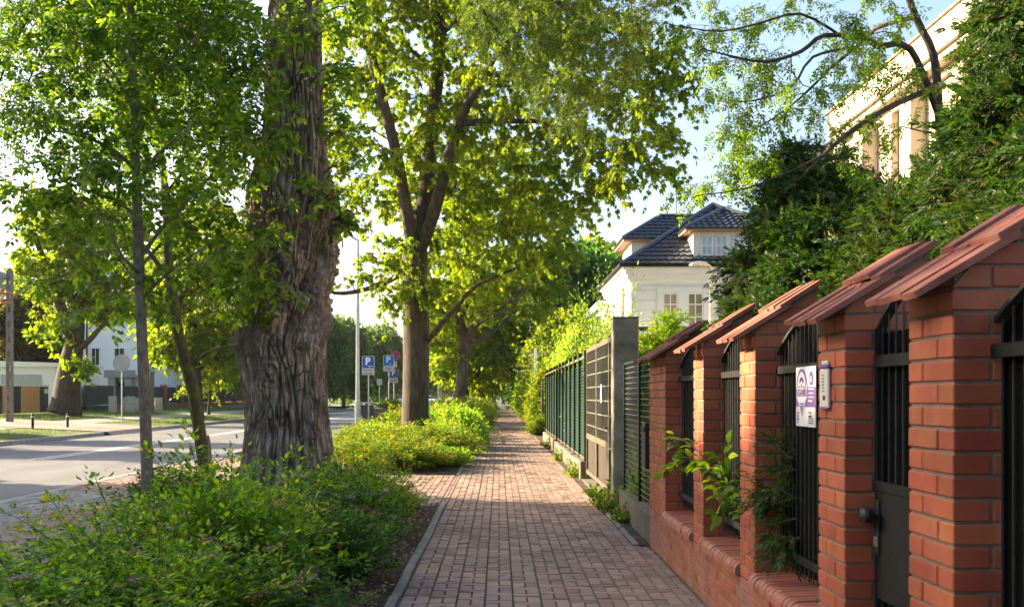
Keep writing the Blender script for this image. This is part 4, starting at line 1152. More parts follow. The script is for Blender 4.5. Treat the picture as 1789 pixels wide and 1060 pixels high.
KITE = T_kite(); OVAL = T_oval()
PALM = T_join([T_rot(T_kite(.19, .05, .12), RAD(a), s_, (0, .08, 0), RAD(-18)) for a, s_ in ((-72, .6), (-36, .85), (0, .95), (36, .85), (72, .6))])
PINN = T_join([T_rot(T_oval(.26, .06, .14), RAD(a), s_, (0, y, 0), RAD(-12)) for a, s_, y in ((0, .45, .55), (-55, .38, .48), (55, .38, .46), (-65, .34, .18), (65, .34, .16))])
PINN_K = T_join([T_rot(T_kite(.24, .06, .14), RAD(a), s_, (0, y, 0), RAD(-12)) for a, s_, y in ((0, .36, .66), (-52, .32, .6), (52, .32, .58), (-58, .30, .36), (58, .30, .34), (-62, .26, .14), (62, .26, .12))])
FAN = T_join([T_rot(T_kite(.17, .03, .05), RAD(sg * (38 - 18 * u)), .26 - .08 * u + .07 * sin(u * 9), (0, .02 + .76 * u, .05 * u), RAD(10 * sg * (1 if k % 2 else -1) - 6)) for k, u in enumerate((0., .15, .3, .45, .6, .75, .9)) for sg in (-1, 1)] + [T_rot(T_kite(.14, .03, .05), 0, .3, (0, .76, 0), RAD(-10))])
BLADE = (np.array([(-.03, 0, 0), (.03, 0, 0), (.02, .55, .06), (-.02, .55, .06), (0, 1, .25)], float), {4: np.array([(0, 1, 2, 3)]), 3: np.array([(3, 2, 4)])})


def unit(a): return a / (np.linalg.norm(a, axis=-1, keepdims=True) + 1e-9)


def frames(d, r, upn=1.0, jit=.5):
    """d: leaf axis; blade faces roughly up"""
    d = unit(d); up = np.array([0, 0, upn]) + r.normal(0, jit, d.shape); nrm = up - d * (up * d).sum(-1, keepdims=True); nrm = unit(nrm)
    s = np.cross(d, nrm)
    return np.stack([s, d, nrm], -1)


def bez(p0, p1, p2, p3, n):
    t = np.linspace(0, 1, n)[:, None]
    return (1 - t) ** 3 * p0 + 3 * (1 - t) ** 2 * t * p1 + 3 * (1 - t) * t ** 2 * p2 + t ** 3 * p3


def poisson(fn, lo, hi, n, dmin, r, tries=40000):
    """n points inside the region fn(p) > 0, at least dmin apart"""
    C = r.uniform(lo, hi, (tries, 3)); C = C[fn(C)]
    out = np.zeros((0, 3))
    for p in C:
        if len(out) == 0 or ((out - p) ** 2).sum(1).min() > dmin * dmin:
            out = np.vstack([out, p])
            if len(out) >= n: break
    return out


def ellipsoids(E):
    E = [(np.array(c, float), np.array(r, float)) for c, r in E]
    def fn(p):
        m = np.zeros(len(p), bool)
        for c, r in E: m |= (((p - c) / r) ** 2).sum(1) < 1
        return m
    lo = np.min([c - r for c, r in E], 0); hi = np.max([c + r for c, r in E], 0)
    return fn, lo, hi


def resample(pts, rad, step):
    pts = np.asarray(pts, float); rad = np.asarray(rad, float)
    # Catmull-Rom smoothing
    n = len(pts); Pn = []; Rn = []
    for k in range(n - 1):
        p0, p1, p2, p3 = pts[max(k - 1, 0)], pts[k], pts[k + 1], pts[min(k + 2, n - 1)]
        m = max(2, int(np.linalg.norm(p2 - p1) / step))
        for t in np.arange(m) / m:
            Pn.append(.5 * (2 * p1 + (p2 - p0) * t + (2 * p0 - 5 * p1 + 4 * p2 - p3) * t * t + (3 * p1 - p0 - 3 * p2 + p3) * t ** 3)); Rn.append(rad[k] * (1 - t) + rad[k + 1] * t)
    Pn.append(pts[-1]); Rn.append(rad[-1])
    return np.array(Pn), np.array(Rn)


def grow(limbs, clusters, r, twigs=8, tlen=.5, leaves=8, leaf=KITE, lsize=.12, droop=.35, step=.35, kmain=12, minr=.006, twig_r=.004, upjit=.5, spread=1., fine=.5, wob=.12, lvar=.3, rr=.45, leafdroop=.25, wood=None, keepleaf=None, flat=.55, start=0.0):
    """limbs: [(points, radii)] drawn by hand; clusters: where foliage clumps sit. Returns (wood mesh builder, leaf mesh builder)."""
    wood = wood or MB(); lf = MB()
    NP = []; NR = []; NT = []
    for pts, rad in limbs:
        a, b = resample(pts, rad, step); 
        a = a + .0
        wood.tube(a, b, kmain if b.max() > .12 else 7)
        NP.append(a); NR.append(b); NT.append(unit(np.gradient(a, axis=0)))
    NP = np.concatenate(NP); NR = np.concatenate(NR); NT = np.concatenate(NT)
    if start: 
        ok = NP[:, 2] > start; NP, NR, NT = NP[ok], NR[ok], NT[ok]
    d0 = np.array([np.sqrt(((NP - c) ** 2).sum(1)).min() for c in clusters]) if len(clusters) else []
    Lp = []; Ld = []
    for ci in np.argsort(d0):
        c = clusters[ci]; v = c - NP; dist = np.linalg.norm(v, axis=1)
        cost = dist + .9 * np.clip(NP[:, 2] - c[2], 0, None) + .35 * dist * (1 - (NT * v).sum(1) / (dist + 1e-6)) * .5
        j = int(np.argmin(cost)); p0 = NP[j]; L = dist[j]
        dirn = unit(v[j]); t0 = unit(NT[j] * .6 + dirn + np.array([0, 0, .25]))
        pts = bez(p0, p0 + t0 * L * .4, c - unit(dirn + np.array([0, 0, -droop])) * L * .3, c, max(4, int(L / step) + 2))
        w = r.normal(0, wob, pts.shape) * step * .5; w[0] = 0; pts = pts + w
        ra = min(NR[j] * .62, max(minr * 1.3, .011 * L ** .9 + minr)); rad = np.linspace(ra, max(minr, ra * .35), len(pts))
        wood.tube(pts, rad, 6 if ra > .03 else 4, cap=False)
        NP = np.vstack([NP, pts[1:]]); NR = np.concatenate([NR, rad[1:]]); NT = np.vstack([NT, unit(np.gradient(pts, axis=0))[1:]])
        ends = pts[max(1, int(len(pts) * .4)):]
        for q in range(twigs):
            o = ends[min(len(ends) - 1, int(r.beta(2.2, 1.) * len(ends)))]
            a = r.normal(0, 1, 3); a[2] *= flat; a = unit(a) * spread + dirn * .55; a = unit(a)
            l = tlen * r.uniform(.55, 1.25)
            e = o + a * l + np.array([0, 0, -droop * l * r.uniform(.3, 1.1)]); m = o + a * l * .5
            tp = np.array([o, m, e]); wood.tube(tp, [twig_r * 1.4, twig_r, twig_r * .6], 3, cap=False)
            t = r.uniform(.12, 1, leaves); t[0] = 1
            base = np.where(t[:, None] < .5, o + (m - o) * t[:, None] * 2, m + (e - m) * (t[:, None] - .5) * 2)
            ax = unit(e - o); side = r.normal(0, 1, (leaves, 3)); side -= ax * (side @ ax)[:, None]; side = unit(side)
            dd = ax * fine + side + np.array([0, 0, -leafdroop]) ; dd[0] = ax + np.array([0, 0, -leafdroop])
            Lp.append(base); Ld.append(dd)
    if Lp:
        Lp = np.concatenate(Lp); Ld = np.concatenate(Ld)
        if keepleaf is not None: k = keepleaf(Lp); Lp, Ld = Lp[k], Ld[k]
        lf.inst(leaf[0], leaf[1], Lp, frames(Ld, r, 1., upjit), lsize * r.uniform(1 - lvar, 1 + lvar, len(Lp)))
    return wood, lf


def tree(name, label, loc, limbs, clusters, mats, seed, group=None, cat='tree', **kw):
    t = thing(name, label, cat, loc, group); r = np.random.default_rng(seed)
    wd, lf = grow(limbs, clusters, r, **kw)
    wd.build('trunk', mats[0], t, True)
    if lf.n: lf.build('crown', mats[1], t)
    return t


def px_path(pts, d):
    """[(px, py, half width px[, depth offset])] -> limb"""
    Pq = []; Rq = []
    for q in pts:
        dd = d + (q[3] if len(q) > 3 else 0); Pq.append(P(q[0], q[1], dd)); Rq.append(q[2] * dd / F)
    return np.array(Pq), np.array(Rq)


# ---------------------------------------------------------------- the giant old trunk
TD = 13.5
prof = [(.0, 396, 606), (.13, 402, 600), (.34, 412, 582), (.7, 420, 571), (1.04, 425, 565), (1.39, 426, 561), (1.81, 416, 560), (2.02, 405, 560), (2.12, 401, 562), (2.30, 410, 572), (2.79, 421, 579), (3.14, 420, 585), (3.49, 420, 594), (3.77, 420, 592), (4.05, 428, 575), (4.33, 440, 566), (4.68, 454, 559), (5.24, 461, 554), (6.29, 470, 553), (8.0, 478, 556), (11, 490, 552)]
pr = np.array(prof); zz = np.concatenate([np.linspace(-.15, 6.6, 560), np.linspace(6.62, 11, 90)])
cl = np.interp(zz, pr[:, 0], pr[:, 1]); cr = np.interp(zz, pr[:, 0], pr[:, 2])
ker = np.hanning(25); ker /= ker.sum()
cl = np.convolve(np.pad(cl, 12, 'edge'), ker, 'valid'); cr = np.convolve(np.pad(cr, 12, 'edge'), ker, 'valid')
cx = ((cl + cr) / 2 - VX) / F * TD; rad = (cr - cl) / 2 / F * TD
K = 420; th = np.linspace(0, 2 * pi, K, endpoint=False)
A, Zg = np.meshgrid(th, zz); C, S = np.cos(A), np.sin(A)
R0 = rad[:, None]
q = np.stack([C * 3.2, S * 3.2, Zg * 1.1], -1)
burl = np.exp(-((Zg - 2.75) / .62) ** 2) + .5 * np.exp(-((Zg - 3.6) / .3) ** 2)
burl = np.clip(burl, 0, 1)
warp = fbm(np.stack([C * 1.6, S * 1.6, Zg * .9], -1), 11, 3)
# furrows: long, wandering and forking ridges
u = A / (2 * pi) * 40 + 1.1 * warp + .6 * vn(np.stack([C * 5, S * 5, Zg * 2.2], -1), 5)
ridge = np.clip(np.abs(np.sin(pi * u + 1.0 * vn(np.stack([C * 7, S * 7, Zg * 1.3], -1), 21))) / .5, 0, 1) ** .8
u2 = A / (2 * pi) * 19 - 1.0 * warp
ridge2 = np.clip(np.abs(np.sin(pi * u2 + 1.2 * vn(np.stack([C * 4, S * 4, Zg * 1.0], -1), 31))) / .42, 0, 1) ** .8
crack = np.clip(np.abs(vn(np.stack([C * 7, S * 7, Zg * 5.5 + 1.5 * warp], -1), 43)) / .10, 0, 1)
brk = vn(np.stack([C * 14, S * 14, Zg * 9.], -1), 41)
plate = np.clip(vn(np.stack([C * 9, S * 9, Zg * 3.1], -1), 91) * 2.2 + .9, 0, 1)
fur = (.072 * ridge * (.4 + .6 * crack) + .085 * ridge2 + .016 * brk + .022 * plate) * (1 - .75 * burl)
# knobbly burl
kn = fbm(np.stack([C * 3.0, S * 3.0, Zg * 3.0], -1), 51, 5); kn2 = np.abs(fbm(np.stack([C * 7 + warp, S * 7, Zg * 7], -1), 61, 4))
swl = np.abs(np.sin(9 * fbm(np.stack([C * 1.9, S * 1.9, Zg * 1.7], -1), 71, 3)))
lump = burl * (.085 * kn + .055 * kn2 + .05 * swl)
# a few knots and holes
for za, ang, rr_, dep in ((3.02, -1.75, .17, .09), (2.30, -1.28, .13, -.10), (2.38, -1.85, .15, .07), (2.78, -1.05, .12, -.10), (3.45, -1.32, .12, -.11), (2.2, -2.6, .16, .08), (2.62, -1.5, .14, .06), (1.75, -1.7, .12, .04), (3.35, -2.1, .10, -.08)):
    dx = np.angle(np.exp(1j * (A - ang))) * R0; dd = np.sqrt(dx ** 2 + (Zg - za) ** 2) / rr_
    lump += dep * np.exp(-dd ** 2) + .03 * np.sin(dd * 9) * np.exp(-(dd * .8) ** 2)
flare = .10 * np.exp(-np.clip(Zg, 0, None) / .35) * (.5 + .5 * np.sin(A * 5 + 1.2) + .3 * np.sin(A * 9))
Rr = R0 - .15 + fur + lump + flare + .03 * fbm(np.stack([C * 1.2, S * 1.2, Zg * .6], -1), 81, 3)
Vg = np.stack([cx[:, None] + Rr * C, TD + .25 + Rr * S * .92, Zg], -1)
ii = np.arange(len(zz) - 1)[:, None] * K; jj = np.arange(K)[None]
mb = MB(); mb.add(Vg, np.stack([ii + jj, ii + (jj + 1) % K, ii + K + (jj + 1) % K, ii + K + jj], -1).reshape(-1, 4))
gt = thing('old_maple_tree', 'giant old tree with a deeply furrowed burled trunk beside the sidewalk', 'tree', (cx[20], TD + .25, 0))
r = np.random.default_rng(3)
mb.build('trunk', M['bark_old'], gt, False)
# its limbs above and out of the picture, and the low shoots
def gp(px, py, dd=0.): return P(px, py, TD + .25 + dd)
limbs = [(np.array([gp(440, 262), gp(410, 210, .1), gp(385, 160, .2), gp(345, 60, .4), gp(300, -80, .6), gp(240, -260, .4)]), np.array([.13, .12, .11, .10, .08, .05])),
         (np.array([gp(560, 420, -.1), gp(600, 385, -.2), gp(612, 372, -.25)]), np.array([.14, .085, .07])),
         (np.array([gp(520, -640), gp(440, -900, -1), gp(300, -1150, -2)]), np.array([.26, .18, .06])),
         (np.array([gp(520, -640), gp(640, -850, 1), gp(760, -1050, 2)]), np.array([.26, .16, .05])),
         (np.array([gp(520, -640), gp(560, -900, -1), gp(640, -1100, -4)]), np.array([.22, .14, .05])),
         (np.array([gp(520, -640), gp(470, -900, 1), gp(420, -1150, 4)]), np.array([.22, .14, .05]))]
fn, lo, hi = ellipsoids([((-2.8, 13.5, 11.0), (5.2, 5.5, 3.6)), ((-6, 14.5, 8.5), (3.0, 4, 2.6)), ((.6, 15, 9.8), (2.8, 4, 2.2))])
cl_hi = poisson(fn, lo, hi, 48, 1.4, r)
shoots = np.array([gp(*p) for p in ((430, 175, -.8), (455, 215, -.85), (420, 300, -.9), (470, 235, -.9), (395, 250, -.5), (440, 395, -.9), (415, 400, -.85), (412, 440, -.8), (435, 500, -.9), (455, 480, -.85), (430, 545, -.85), (410, 470, -.75), (555, 345, -.85), (580, 370, -.6), (590, 345, -.5), (590, 300, -.3), (600, 240, -.2), (585, 200, -.3), (570, 130, -.4), (575, 60, -.3), (600, 150, 0), (605, 20, 0), (500, 40, -.75), (520, 20, -.75), (395, 60, -.3), (360, 120, .1), (330, 40, 0), (380, 200, -.2), (350, 260, .1), (280, 20, .2), (410, 110, -.5), (430, 40, -.6), (440, 120, -.8))])
wd, lf = grow(limbs, cl_hi, r, twigs=8, tlen=.75, leaves=9, leaf=KITE, lsize=.17, start=6.0)
wd.build('limbs', M['bark'], gt, True); lf.build('crown', M['l_mid'], gt)
# a drooping bough over the pavement
BL = [(np.array([gp(530, -500), gp(640, -330, .6), gp(760, -190, 1.2), gp(880, -80, 1.6), gp(980, 10, 1.6), gp(1070, 60, 1.4)]), np.array([.16, .12, .09, .06, .035, .012])),
      (np.array([gp(760, -190, 1.2), gp(800, -60, 1.6), gp(850, 30, 1.8), gp(900, 90, 1.8)]), np.array([.06, .04, .025, .01]))]
fnb, lob, hib = ellipsoids([(gp(980, 60, 1.4), (.85, .9, .75)), (gp(1070, 70, 1.2), (.55, .8, .55)), (gp(890, 30, 1.7), (.7, .9, .7)), (gp(1000, 170, 1.2), (.5, .7, .5)), (gp(1100, -40, 1.4), (.7, 1, .6)), (gp(940, -90, 1.5), (1.1, 1, .7))])
wb, lb = grow(BL, poisson(fnb, lob, hib, 150, .26, r), r, twigs=7, tlen=.32, leaves=7, leaf=PINN_K, lsize=.13, droop=.8, step=.25, minr=.004, twig_r=.0025, leafdroop=.6)
wb.build('overhanging_bough', M['bark'], gt, True); lb.build('bough_leaves', M['l_mid'], gt)
BL2 = [(np.array([gp(500, -420), gp(400, -300, -.4), gp(280, -200, -.8), gp(170, -110, -1.0), gp(80, -20, -1.1), gp(20, 90, -1.1), gp(-20, 200, -1.1)]), np.array([.13, .10, .07, .045, .028, .014, .005])),
       (np.array([gp(170, -110, -1.0), gp(120, 20, -.6), gp(60, 120, -.4), gp(15, 230, -.3)]), np.array([.04, .024, .012, .004])), (np.array([gp(280, -200, -.8), gp(290, -60, -.6), gp(330, 40, -.5), gp(350, 130, -.5)]), np.array([.05, .03, .015, .005]))]
fnb, lob, hib = ellipsoids([(gp(60, 60, -.9), (.75, .8, .75)), (gp(0, 150, -.9), (.55, .6, .8)), (gp(190, 0, -.8), (.9, .8, .6)), (gp(330, 60, -.5), (.75, .7, .8)), (gp(280, 190, .8), (.8, .5, .7))])
wb, lb = grow(BL2, poisson(fnb, lob, hib, 90, .34, r), r, twigs=7, tlen=.36, leaves=6, leaf=PINN_K, lsize=.17, droop=.8, step=.25, minr=.004, twig_r=.0025, leafdroop=.6)
wb.build('overhanging_bough', M['bark'], gt, True); lb.build('bough_leaves', M['l_fresh'], gt)
# shoots come straight off the trunk
for c in shoots:
    wd = MB(); lf = MB(); Lp = []; Ld = []
    zt = c[2] - .25; axis = np.array([np.interp(zt, zz, cx), TD + .25, zt]); rr_ = np.interp(zt, zz, rad)
    o = axis + unit(c - axis) * rr_ * .85
    pts = bez(o, o + (c - o) * .4 + (0, 0, .15), c + (0, 0, .12), c, 6); wd.tube(pts, np.linspace(.014, .006, 6), 5, cap=False)
    for q in range(8):
        a = unit(r.normal(0, 1, 3) * (1, 1, .5) + unit(c - axis) * .6); s0 = pts[r.integers(2, 6)]; e = s0 + a * r.uniform(.2, .48) + (0, 0, -.1)
        wd.tube(np.array([s0, (s0 + e) / 2 + (0, 0, .03), e]), [.004, .003, .002], 3, cap=False)
        t = r.uniform(.25, 1, 4)[:, None]; Lp.append(s0 + (e - s0) * t); Ld.append(a * .8 + unit(r.normal(0, 1, (4, 3))) * .7 + (0, 0, -.25))
    Lp = np.concatenate(Lp); lf.inst(PINN[0], PINN[1], Lp, frames(np.concatenate(Ld), r, 1., .35), .20 * r.uniform(.7, 1.3, len(Lp)))
    so = wd.build('shoot', M['twig'], gt); lf.build('leaves', M['l_fresh'], so)
# reddish creeper stems on the bark
mb = MB()
for pts in (((515, 455, .0), (520, 400, 0), (538, 330, 0), (548, 280, 0), (546, 200, 0)), ((535, 470, 0), (545, 400, 0), (552, 330, 0), (556, 240, 0)), ((500, 360, 0), (480, 320, 0), (478, 290, 0))):
    mb.tube(resample([gp(a, b, -.62 + .0 * c) for a, b, c in pts], np.full(len(pts), .007), .1)[0], .007, 5)
mb.build('creeper_stems', M['eave'], gt)

# ---------------------------------------------------------------- sapling in front
SD = 12.5
r = np.random.default_rng(11)
trunk = px_path([(262, 905, 11), (258, 870, 10.5), (256, 780, 10.5), (252, 680, 10), (247, 560, 9.5), (242, 440, 9), (239, 330, 8, .0), (236, 220, 7), (232, 110, 6), (226, 0, 5), (222, -140, 3)], SD)
sl = [trunk, px_path([(252, 440, 4), (290, 390, 3, .1), (340, 340, 2.5, .1), (400, 270, 1.5, .2)], SD), px_path([(240, 300, 4), (190, 255, 3, -.2), (120, 232, 2, -.3), (90, 230, 1.3, -.3)], SD),
      px_path([(241, 380, 3.5), (200, 350, 3, .4), (140, 330, 2, .7)], SD), px_path([(248, 480, 3.5), (215, 450, 3, -.3), (190, 400, 2, -.6)], SD), px_path([(240, 320, 4), (275, 270, 3, -.5), (330, 225, 2, -.8)], SD),
      px_path([(236, 200, 4), (200, 130, 3, .3), (150, 80, 2, .5)], SD), px_path([(234, 170, 4), (290, 110, 3, -.2), (350, 60, 2, -.3)], SD), px_path([(250, 520, 3), (300, 470, 2.5, -.2), (360, 430, 1.6, -.3)], SD), px_path([(250, 460, 3), (310, 400, 2.5, .4), (380, 370, 1.6, .6)], SD)]
fn, lo, hi = ellipsoids([(P(235, 250, SD + .3), (1.15, .9, 1.3)), (P(150, 330, SD), (.85, .8, .75)), (P(340, 290, SD), (.85, .8, 1.0)), (P(225, 60, SD), (1.15, 1.0, 1.2)), (P(180, 450, SD + .3), (.8, .6, .45)), (P(330, 460, SD + .2), (.7, .6, .5)), (P(90, 265, SD), (.5, .5, .4)), (P(400, 180, SD), (.65, .6, .8)), (P(130, 130, SD), (.75, .7, .8)), (P(420, 60, SD), (.5, .6, .7)), (P(70, 480, SD), (.35, .4, .22)), (P(225, -150, SD), (1.1, 1, 1.0)), (P(200, 540, SD + .4), (.6, .4, .2)), (P(420, 420, SD - .2), (.35, .4, .6)), (P(310, 560, SD + .3), (.35, .3, .2))])
cs = poisson(fn, lo, hi, 210, .31, r)
qx = cs[:, 0] / cs[:, 1] * F + VX; cs = cs[~((np.abs(qx - np.interp(H - cs[:, 2], [-5, 0], [226, 256])) < 30) & (cs[:, 1] < SD + .1) & (cs[:, 2] < 3.6))]
tree('young_ash_tree', 'slender young tree with straight grey trunk and fresh green leaves nearest the road', (trunk[0][0][0], SD, 0), sl, cs, (M['bark_smooth'], M['l_fresh']), 12, twigs=5, tlen=.30, leaves=4, leaf=PINN, lsize=.215, droop=.3, step=.2, minr=.004, twig_r=.0028, upjit=.35, leafdroop=.3, start=1.6)
# ---------------------------------------------------------------- mossy leaning tree
MD = 17.0
r = np.random.default_rng(13)
mt = px_path([(362, 872, 13), (358, 820, 11.5), (352, 775, 11.5), (345, 730, 11), (338, 685, 11), (325, 635, 11), (313, 590, 10), (306, 550, 10), (300, 500, 9), (292, 430, 8), (290, 340, 7), (275, 230, 6), (262, 120, 5), (260, -20, 4)], MD)
ml = [mt, px_path([(330, 640, 4), (375, 610, 3), (450, 600, 2, .2)], MD), px_path([(305, 540, 5), (345, 480, 4, .3), (390, 420, 3, .5)], MD), px_path([(300, 500, 5), (260, 440, 4, .3), (200, 390, 3, .5)], MD), px_path([(290, 340, 4), (350, 260, 3, .3), (400, 190, 2, .5)], MD)]
fn, lo, hi = ellipsoids([(P(300, 380, MD + .8), (1.3, 1.2, 1.1)), (P(370, 500, MD + .5), (.75, .8, .75)), (P(290, 180, MD + .8), (1.6, 1.4, 1.4)), (P(395, 330, MD + .4), (.7, .8, .9)), (P(280, 0, MD + .8), (1.5, 1.4, 1.2)), (P(340, 540, MD + .6), (.4, .4, .2))])
cs = poisson(fn, lo, hi, 85, .5, r)
tree('mossy_leaning_tree', 'thin leaning tree with a dark mossy trunk standing on the paved apron', (mt[0][0][0], MD, 0), ml, cs, (M['bark_moss'], M['l_mid']), 14, twigs=5, tlen=.36, leaves=5, leaf=PINN_K, lsize=.22, step=.25, minr=.005, upjit=.4, start=1.8)
mb = MB(); sp = px_path([(370, 835, 4), (367, 800, 3.5), (366, 775, 2.5), (362, 760, 3.5)], MD - .4)
mb.tube(sp[0], sp[1], 8); o = mb.build('support_stake', M['polewood'], loc=sp[0][0]); tag(o, 'short crooked wooden stake beside the mossy leaning trunk', 'stake')

# ---------------------------------------------------------------- second big tree
BD = 30.0
r = np.random.default_rng(21)
t0 = px_path([(724, 800, 33), (725, 775, 27), (725, 745, 24.5), (726, 690, 23), (727, 640, 23), (727, 580, 23), (726, 520, 22.5), (724, 470, 23), (726, 430, 21), (738, 380, 16), (745, 320, 14, .4), (752, 240, 13, .8), (762, 150, 12, 1), (768, 60, 11, 1), (762, -60, 9, 1), (765, -200, 6, 1)], BD)
bl = [t0,
      px_path([(722, 460, 15), (716, 400, 14, -.5), (700, 310, 13, -.8), (688, 250, 12, -1), (662, 150, 11, -1.2), (640, 60, 10, -1.2), (625, -40, 8, -1.2), (600, -180, 5, -1.2)], BD),
      px_path([(732, 440, 15), (752, 390, 14, -.6), (775, 310, 13, -1), (790, 255, 13, -1.3), (802, 212, 11, -1.5), (822, 175, 9, -1.7), (846, 138, 8, -2), (870, 130, 7, -2.1), (900, 134, 6.5, -2.2), (922, 160, 6, -2.3), (945, 163, 5, -2.4), (1000, 160, 4, -2.8), (1060, 190, 3, -3)], BD),
      px_path([(800, 220, 8, -1.5), (840, 212, 7, -1.5), (900, 212, 6, -1.3), (960, 215, 5, -1), (1020, 250, 3.5, -1), (1080, 320, 2.5, -1)], BD),
      px_path([(846, 138, 6, -2), (860, 110, 6, -2.2), (900, 40, 5, -2.8), (960, -20, 4, -3.2)], BD),
      px_path([(716, 470, 6, -.6), (690, 485, 6, -1), (655, 500, 5.5, -1.4), (620, 510, 5, -1.8), (585, 512, 4, -2), (560, 500, 3, -2.2)], BD),
      px_path([(748, 595, 6, -.2), (775, 560, 6, -.6), (800, 535, 5, -.9), (830, 500, 4, -1.2), (900, 470, 3, -1.5)], BD),
      px_path([(764, 120, 6, 1), (720, 90, 5, .5), (690, 50, 4, 0)], BD), px_path([(770, 60, 6, 1), (830, 10, 5, .5), (900, -60, 4, 0)], BD)]
fn, lo, hi = ellipsoids([(P(760, 150, BD), (2.6, 3.0, 2.5)), (P(640, 60, BD), (1.6, 2.4, 2.6)), (P(900, 90, BD - 1.5), (2.6, 3.0, 2.2)), (P(1040, 60, BD - 3), (2.2, 2.6, 1.9)), (P(960, 290, BD - 1), (2.0, 2.4, 1.5)), (P(1090, 240, BD - 3), (1.6, 2.2, 1.4)),
                         (P(830, 330, BD), (1.8, 2.2, 1.4)), (P(645, 310, BD - .5), (1.5, 2.2, 1.7)), (P(630, 440, BD - 1.5), (1.6, 1.8, 1.1)), (P(600, 200, BD), (1.3, 2.2, 1.6)), (P(760, 470, BD), (1.4, 1.8, .9)), (P(880, 430, BD - 1), (1.5, 1.6, 1.0)), (P(760, -150, BD), (4.5, 4.5, 2.5)), (P(1170, 170, BD - 4), (.7, 1.2, .9)), (P(1030, 330, BD - 2), (.9, 1.2, .8)), (P(615, 520, BD - 2), (.8, 1, .4)), (P(650, 470, BD - 2), (1.3, 1.5, .9)), (P(600, 440, BD - 1.5), (1.0, 1.4, .9)), (P(680, 525, BD - 1), (.6, 1, .4))])
cs = poisson(fn, lo, hi, 600, .58, r)
bl = [bl[0]] + [(p_, r_ * .8) for p_, r_ in bl[1:]]
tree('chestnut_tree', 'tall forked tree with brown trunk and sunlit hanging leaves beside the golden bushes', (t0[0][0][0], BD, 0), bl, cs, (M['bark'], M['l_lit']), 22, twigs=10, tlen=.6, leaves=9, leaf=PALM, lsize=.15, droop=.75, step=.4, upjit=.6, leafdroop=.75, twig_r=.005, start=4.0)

# ---------------------------------------------------------------- third tree and the row beyond
r = np.random.default_rng(31)
CD = 50.0
t0 = px_path([(797, 742, 14), (800, 715, 11), (806, 670, 10.5), (812, 620, 10), (812, 590, 10), (803, 560, 8), (795, 500, 7), (790, 400, 6), (795, 300, 4)], CD)
cl_ = [t0, px_path([(815, 600, 8), (828, 570, 7, -.5), (850, 553, 6, -1), (885, 538, 5, -1.5), (920, 500, 3.5, -2)], CD), px_path([(814, 605, 6), (845, 590, 5, 1), (875, 565, 4, 2), (905, 540, 3, 3)], CD), px_path([(803, 560, 5), (830, 500, 5, .5), (870, 440, 4, 1)], CD), px_path([(798, 580, 5), (770, 540, 4, .5), (750, 480, 3, 1)], CD)]
fn, lo, hi = ellipsoids([(P(840, 470, CD), (3.4, 3.5, 2.6)), (P(800, 340, CD), (3.2, 3.5, 2.6)), (P(920, 420, CD), (2.4, 3, 2.4)), (P(770, 530, CD), (1.2, 2.2, 1.2)), (P(920, 510, CD), (1.9, 2.4, 1.2)), (P(880, 330, CD), (2.4, 3, 2)), (P(780, 600, CD), (.8, 1.5, .7))])
cs = poisson(fn, lo, hi, 210, .9, r)
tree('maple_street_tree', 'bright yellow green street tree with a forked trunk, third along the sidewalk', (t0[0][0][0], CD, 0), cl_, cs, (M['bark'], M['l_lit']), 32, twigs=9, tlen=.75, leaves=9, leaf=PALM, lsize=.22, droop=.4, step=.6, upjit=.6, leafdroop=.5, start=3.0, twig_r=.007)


def proto_tree(seed, h, th, rw, n, nt, nl, ls, tr, kind=KITE, tl=.9, tall=1.0):
    """a generic street tree around the origin: returns (wood mesh, leaf mesh)"""
    r = np.random.default_rng(seed)
    lx, ly = r.normal(0, .25, 2)
    limbs = [(np.array([(0, 0, -.15), (0, 0, .3), (lx * .3, ly * .3, th), (lx, ly, h * .6), (lx * 1.2, ly * 1.3, h * .92)]), np.array([tr * 1.35, tr, tr * .85, tr * .45, .03]))]
    for k in range(6):
        a = k * 2.4 + r.uniform(0, .8); zs = th * r.uniform(.85, 1.25); ro = rw * r.uniform(.55, .8); zt = zs + (h - zs) * r.uniform(.3, .75)
        b = np.array([cos(a), sin(a), 0]); s_ = np.array([lx * .3, ly * .3, zs])
        limbs.append((np.array([s_, s_ + b * ro * .45 + (0, 0, (zt - zs) * .4), b * ro + (0, 0, zt)]), np.array([tr * .45, tr * .28, .03])))
    E = [((0, 0, (h + th) / 2), (rw * .75, rw * .75, (h - th) / 2))]
    for k in range(9):
        a = r.uniform(0, 2 * pi); z = r.uniform(th, h * .88); ro = rw * .6 * (1 - .5 * abs(z - (h + th) / 2) / (h - th))
        E.append(((ro * cos(a), ro * sin(a), z), (rw * .42, rw * .42, rw * .36)))
    fn, lo, hi = ellipsoids(E); cs = poisson(fn, lo, hi, n, rw * .14, r)
    return grow(limbs, cs, r, twigs=nt, tlen=tl, leaves=nl, leaf=kind, lsize=ls, droop=.3, step=.7, minr=.01, twig_r=.008, upjit=.7, spread=1.1, start=th * .6)


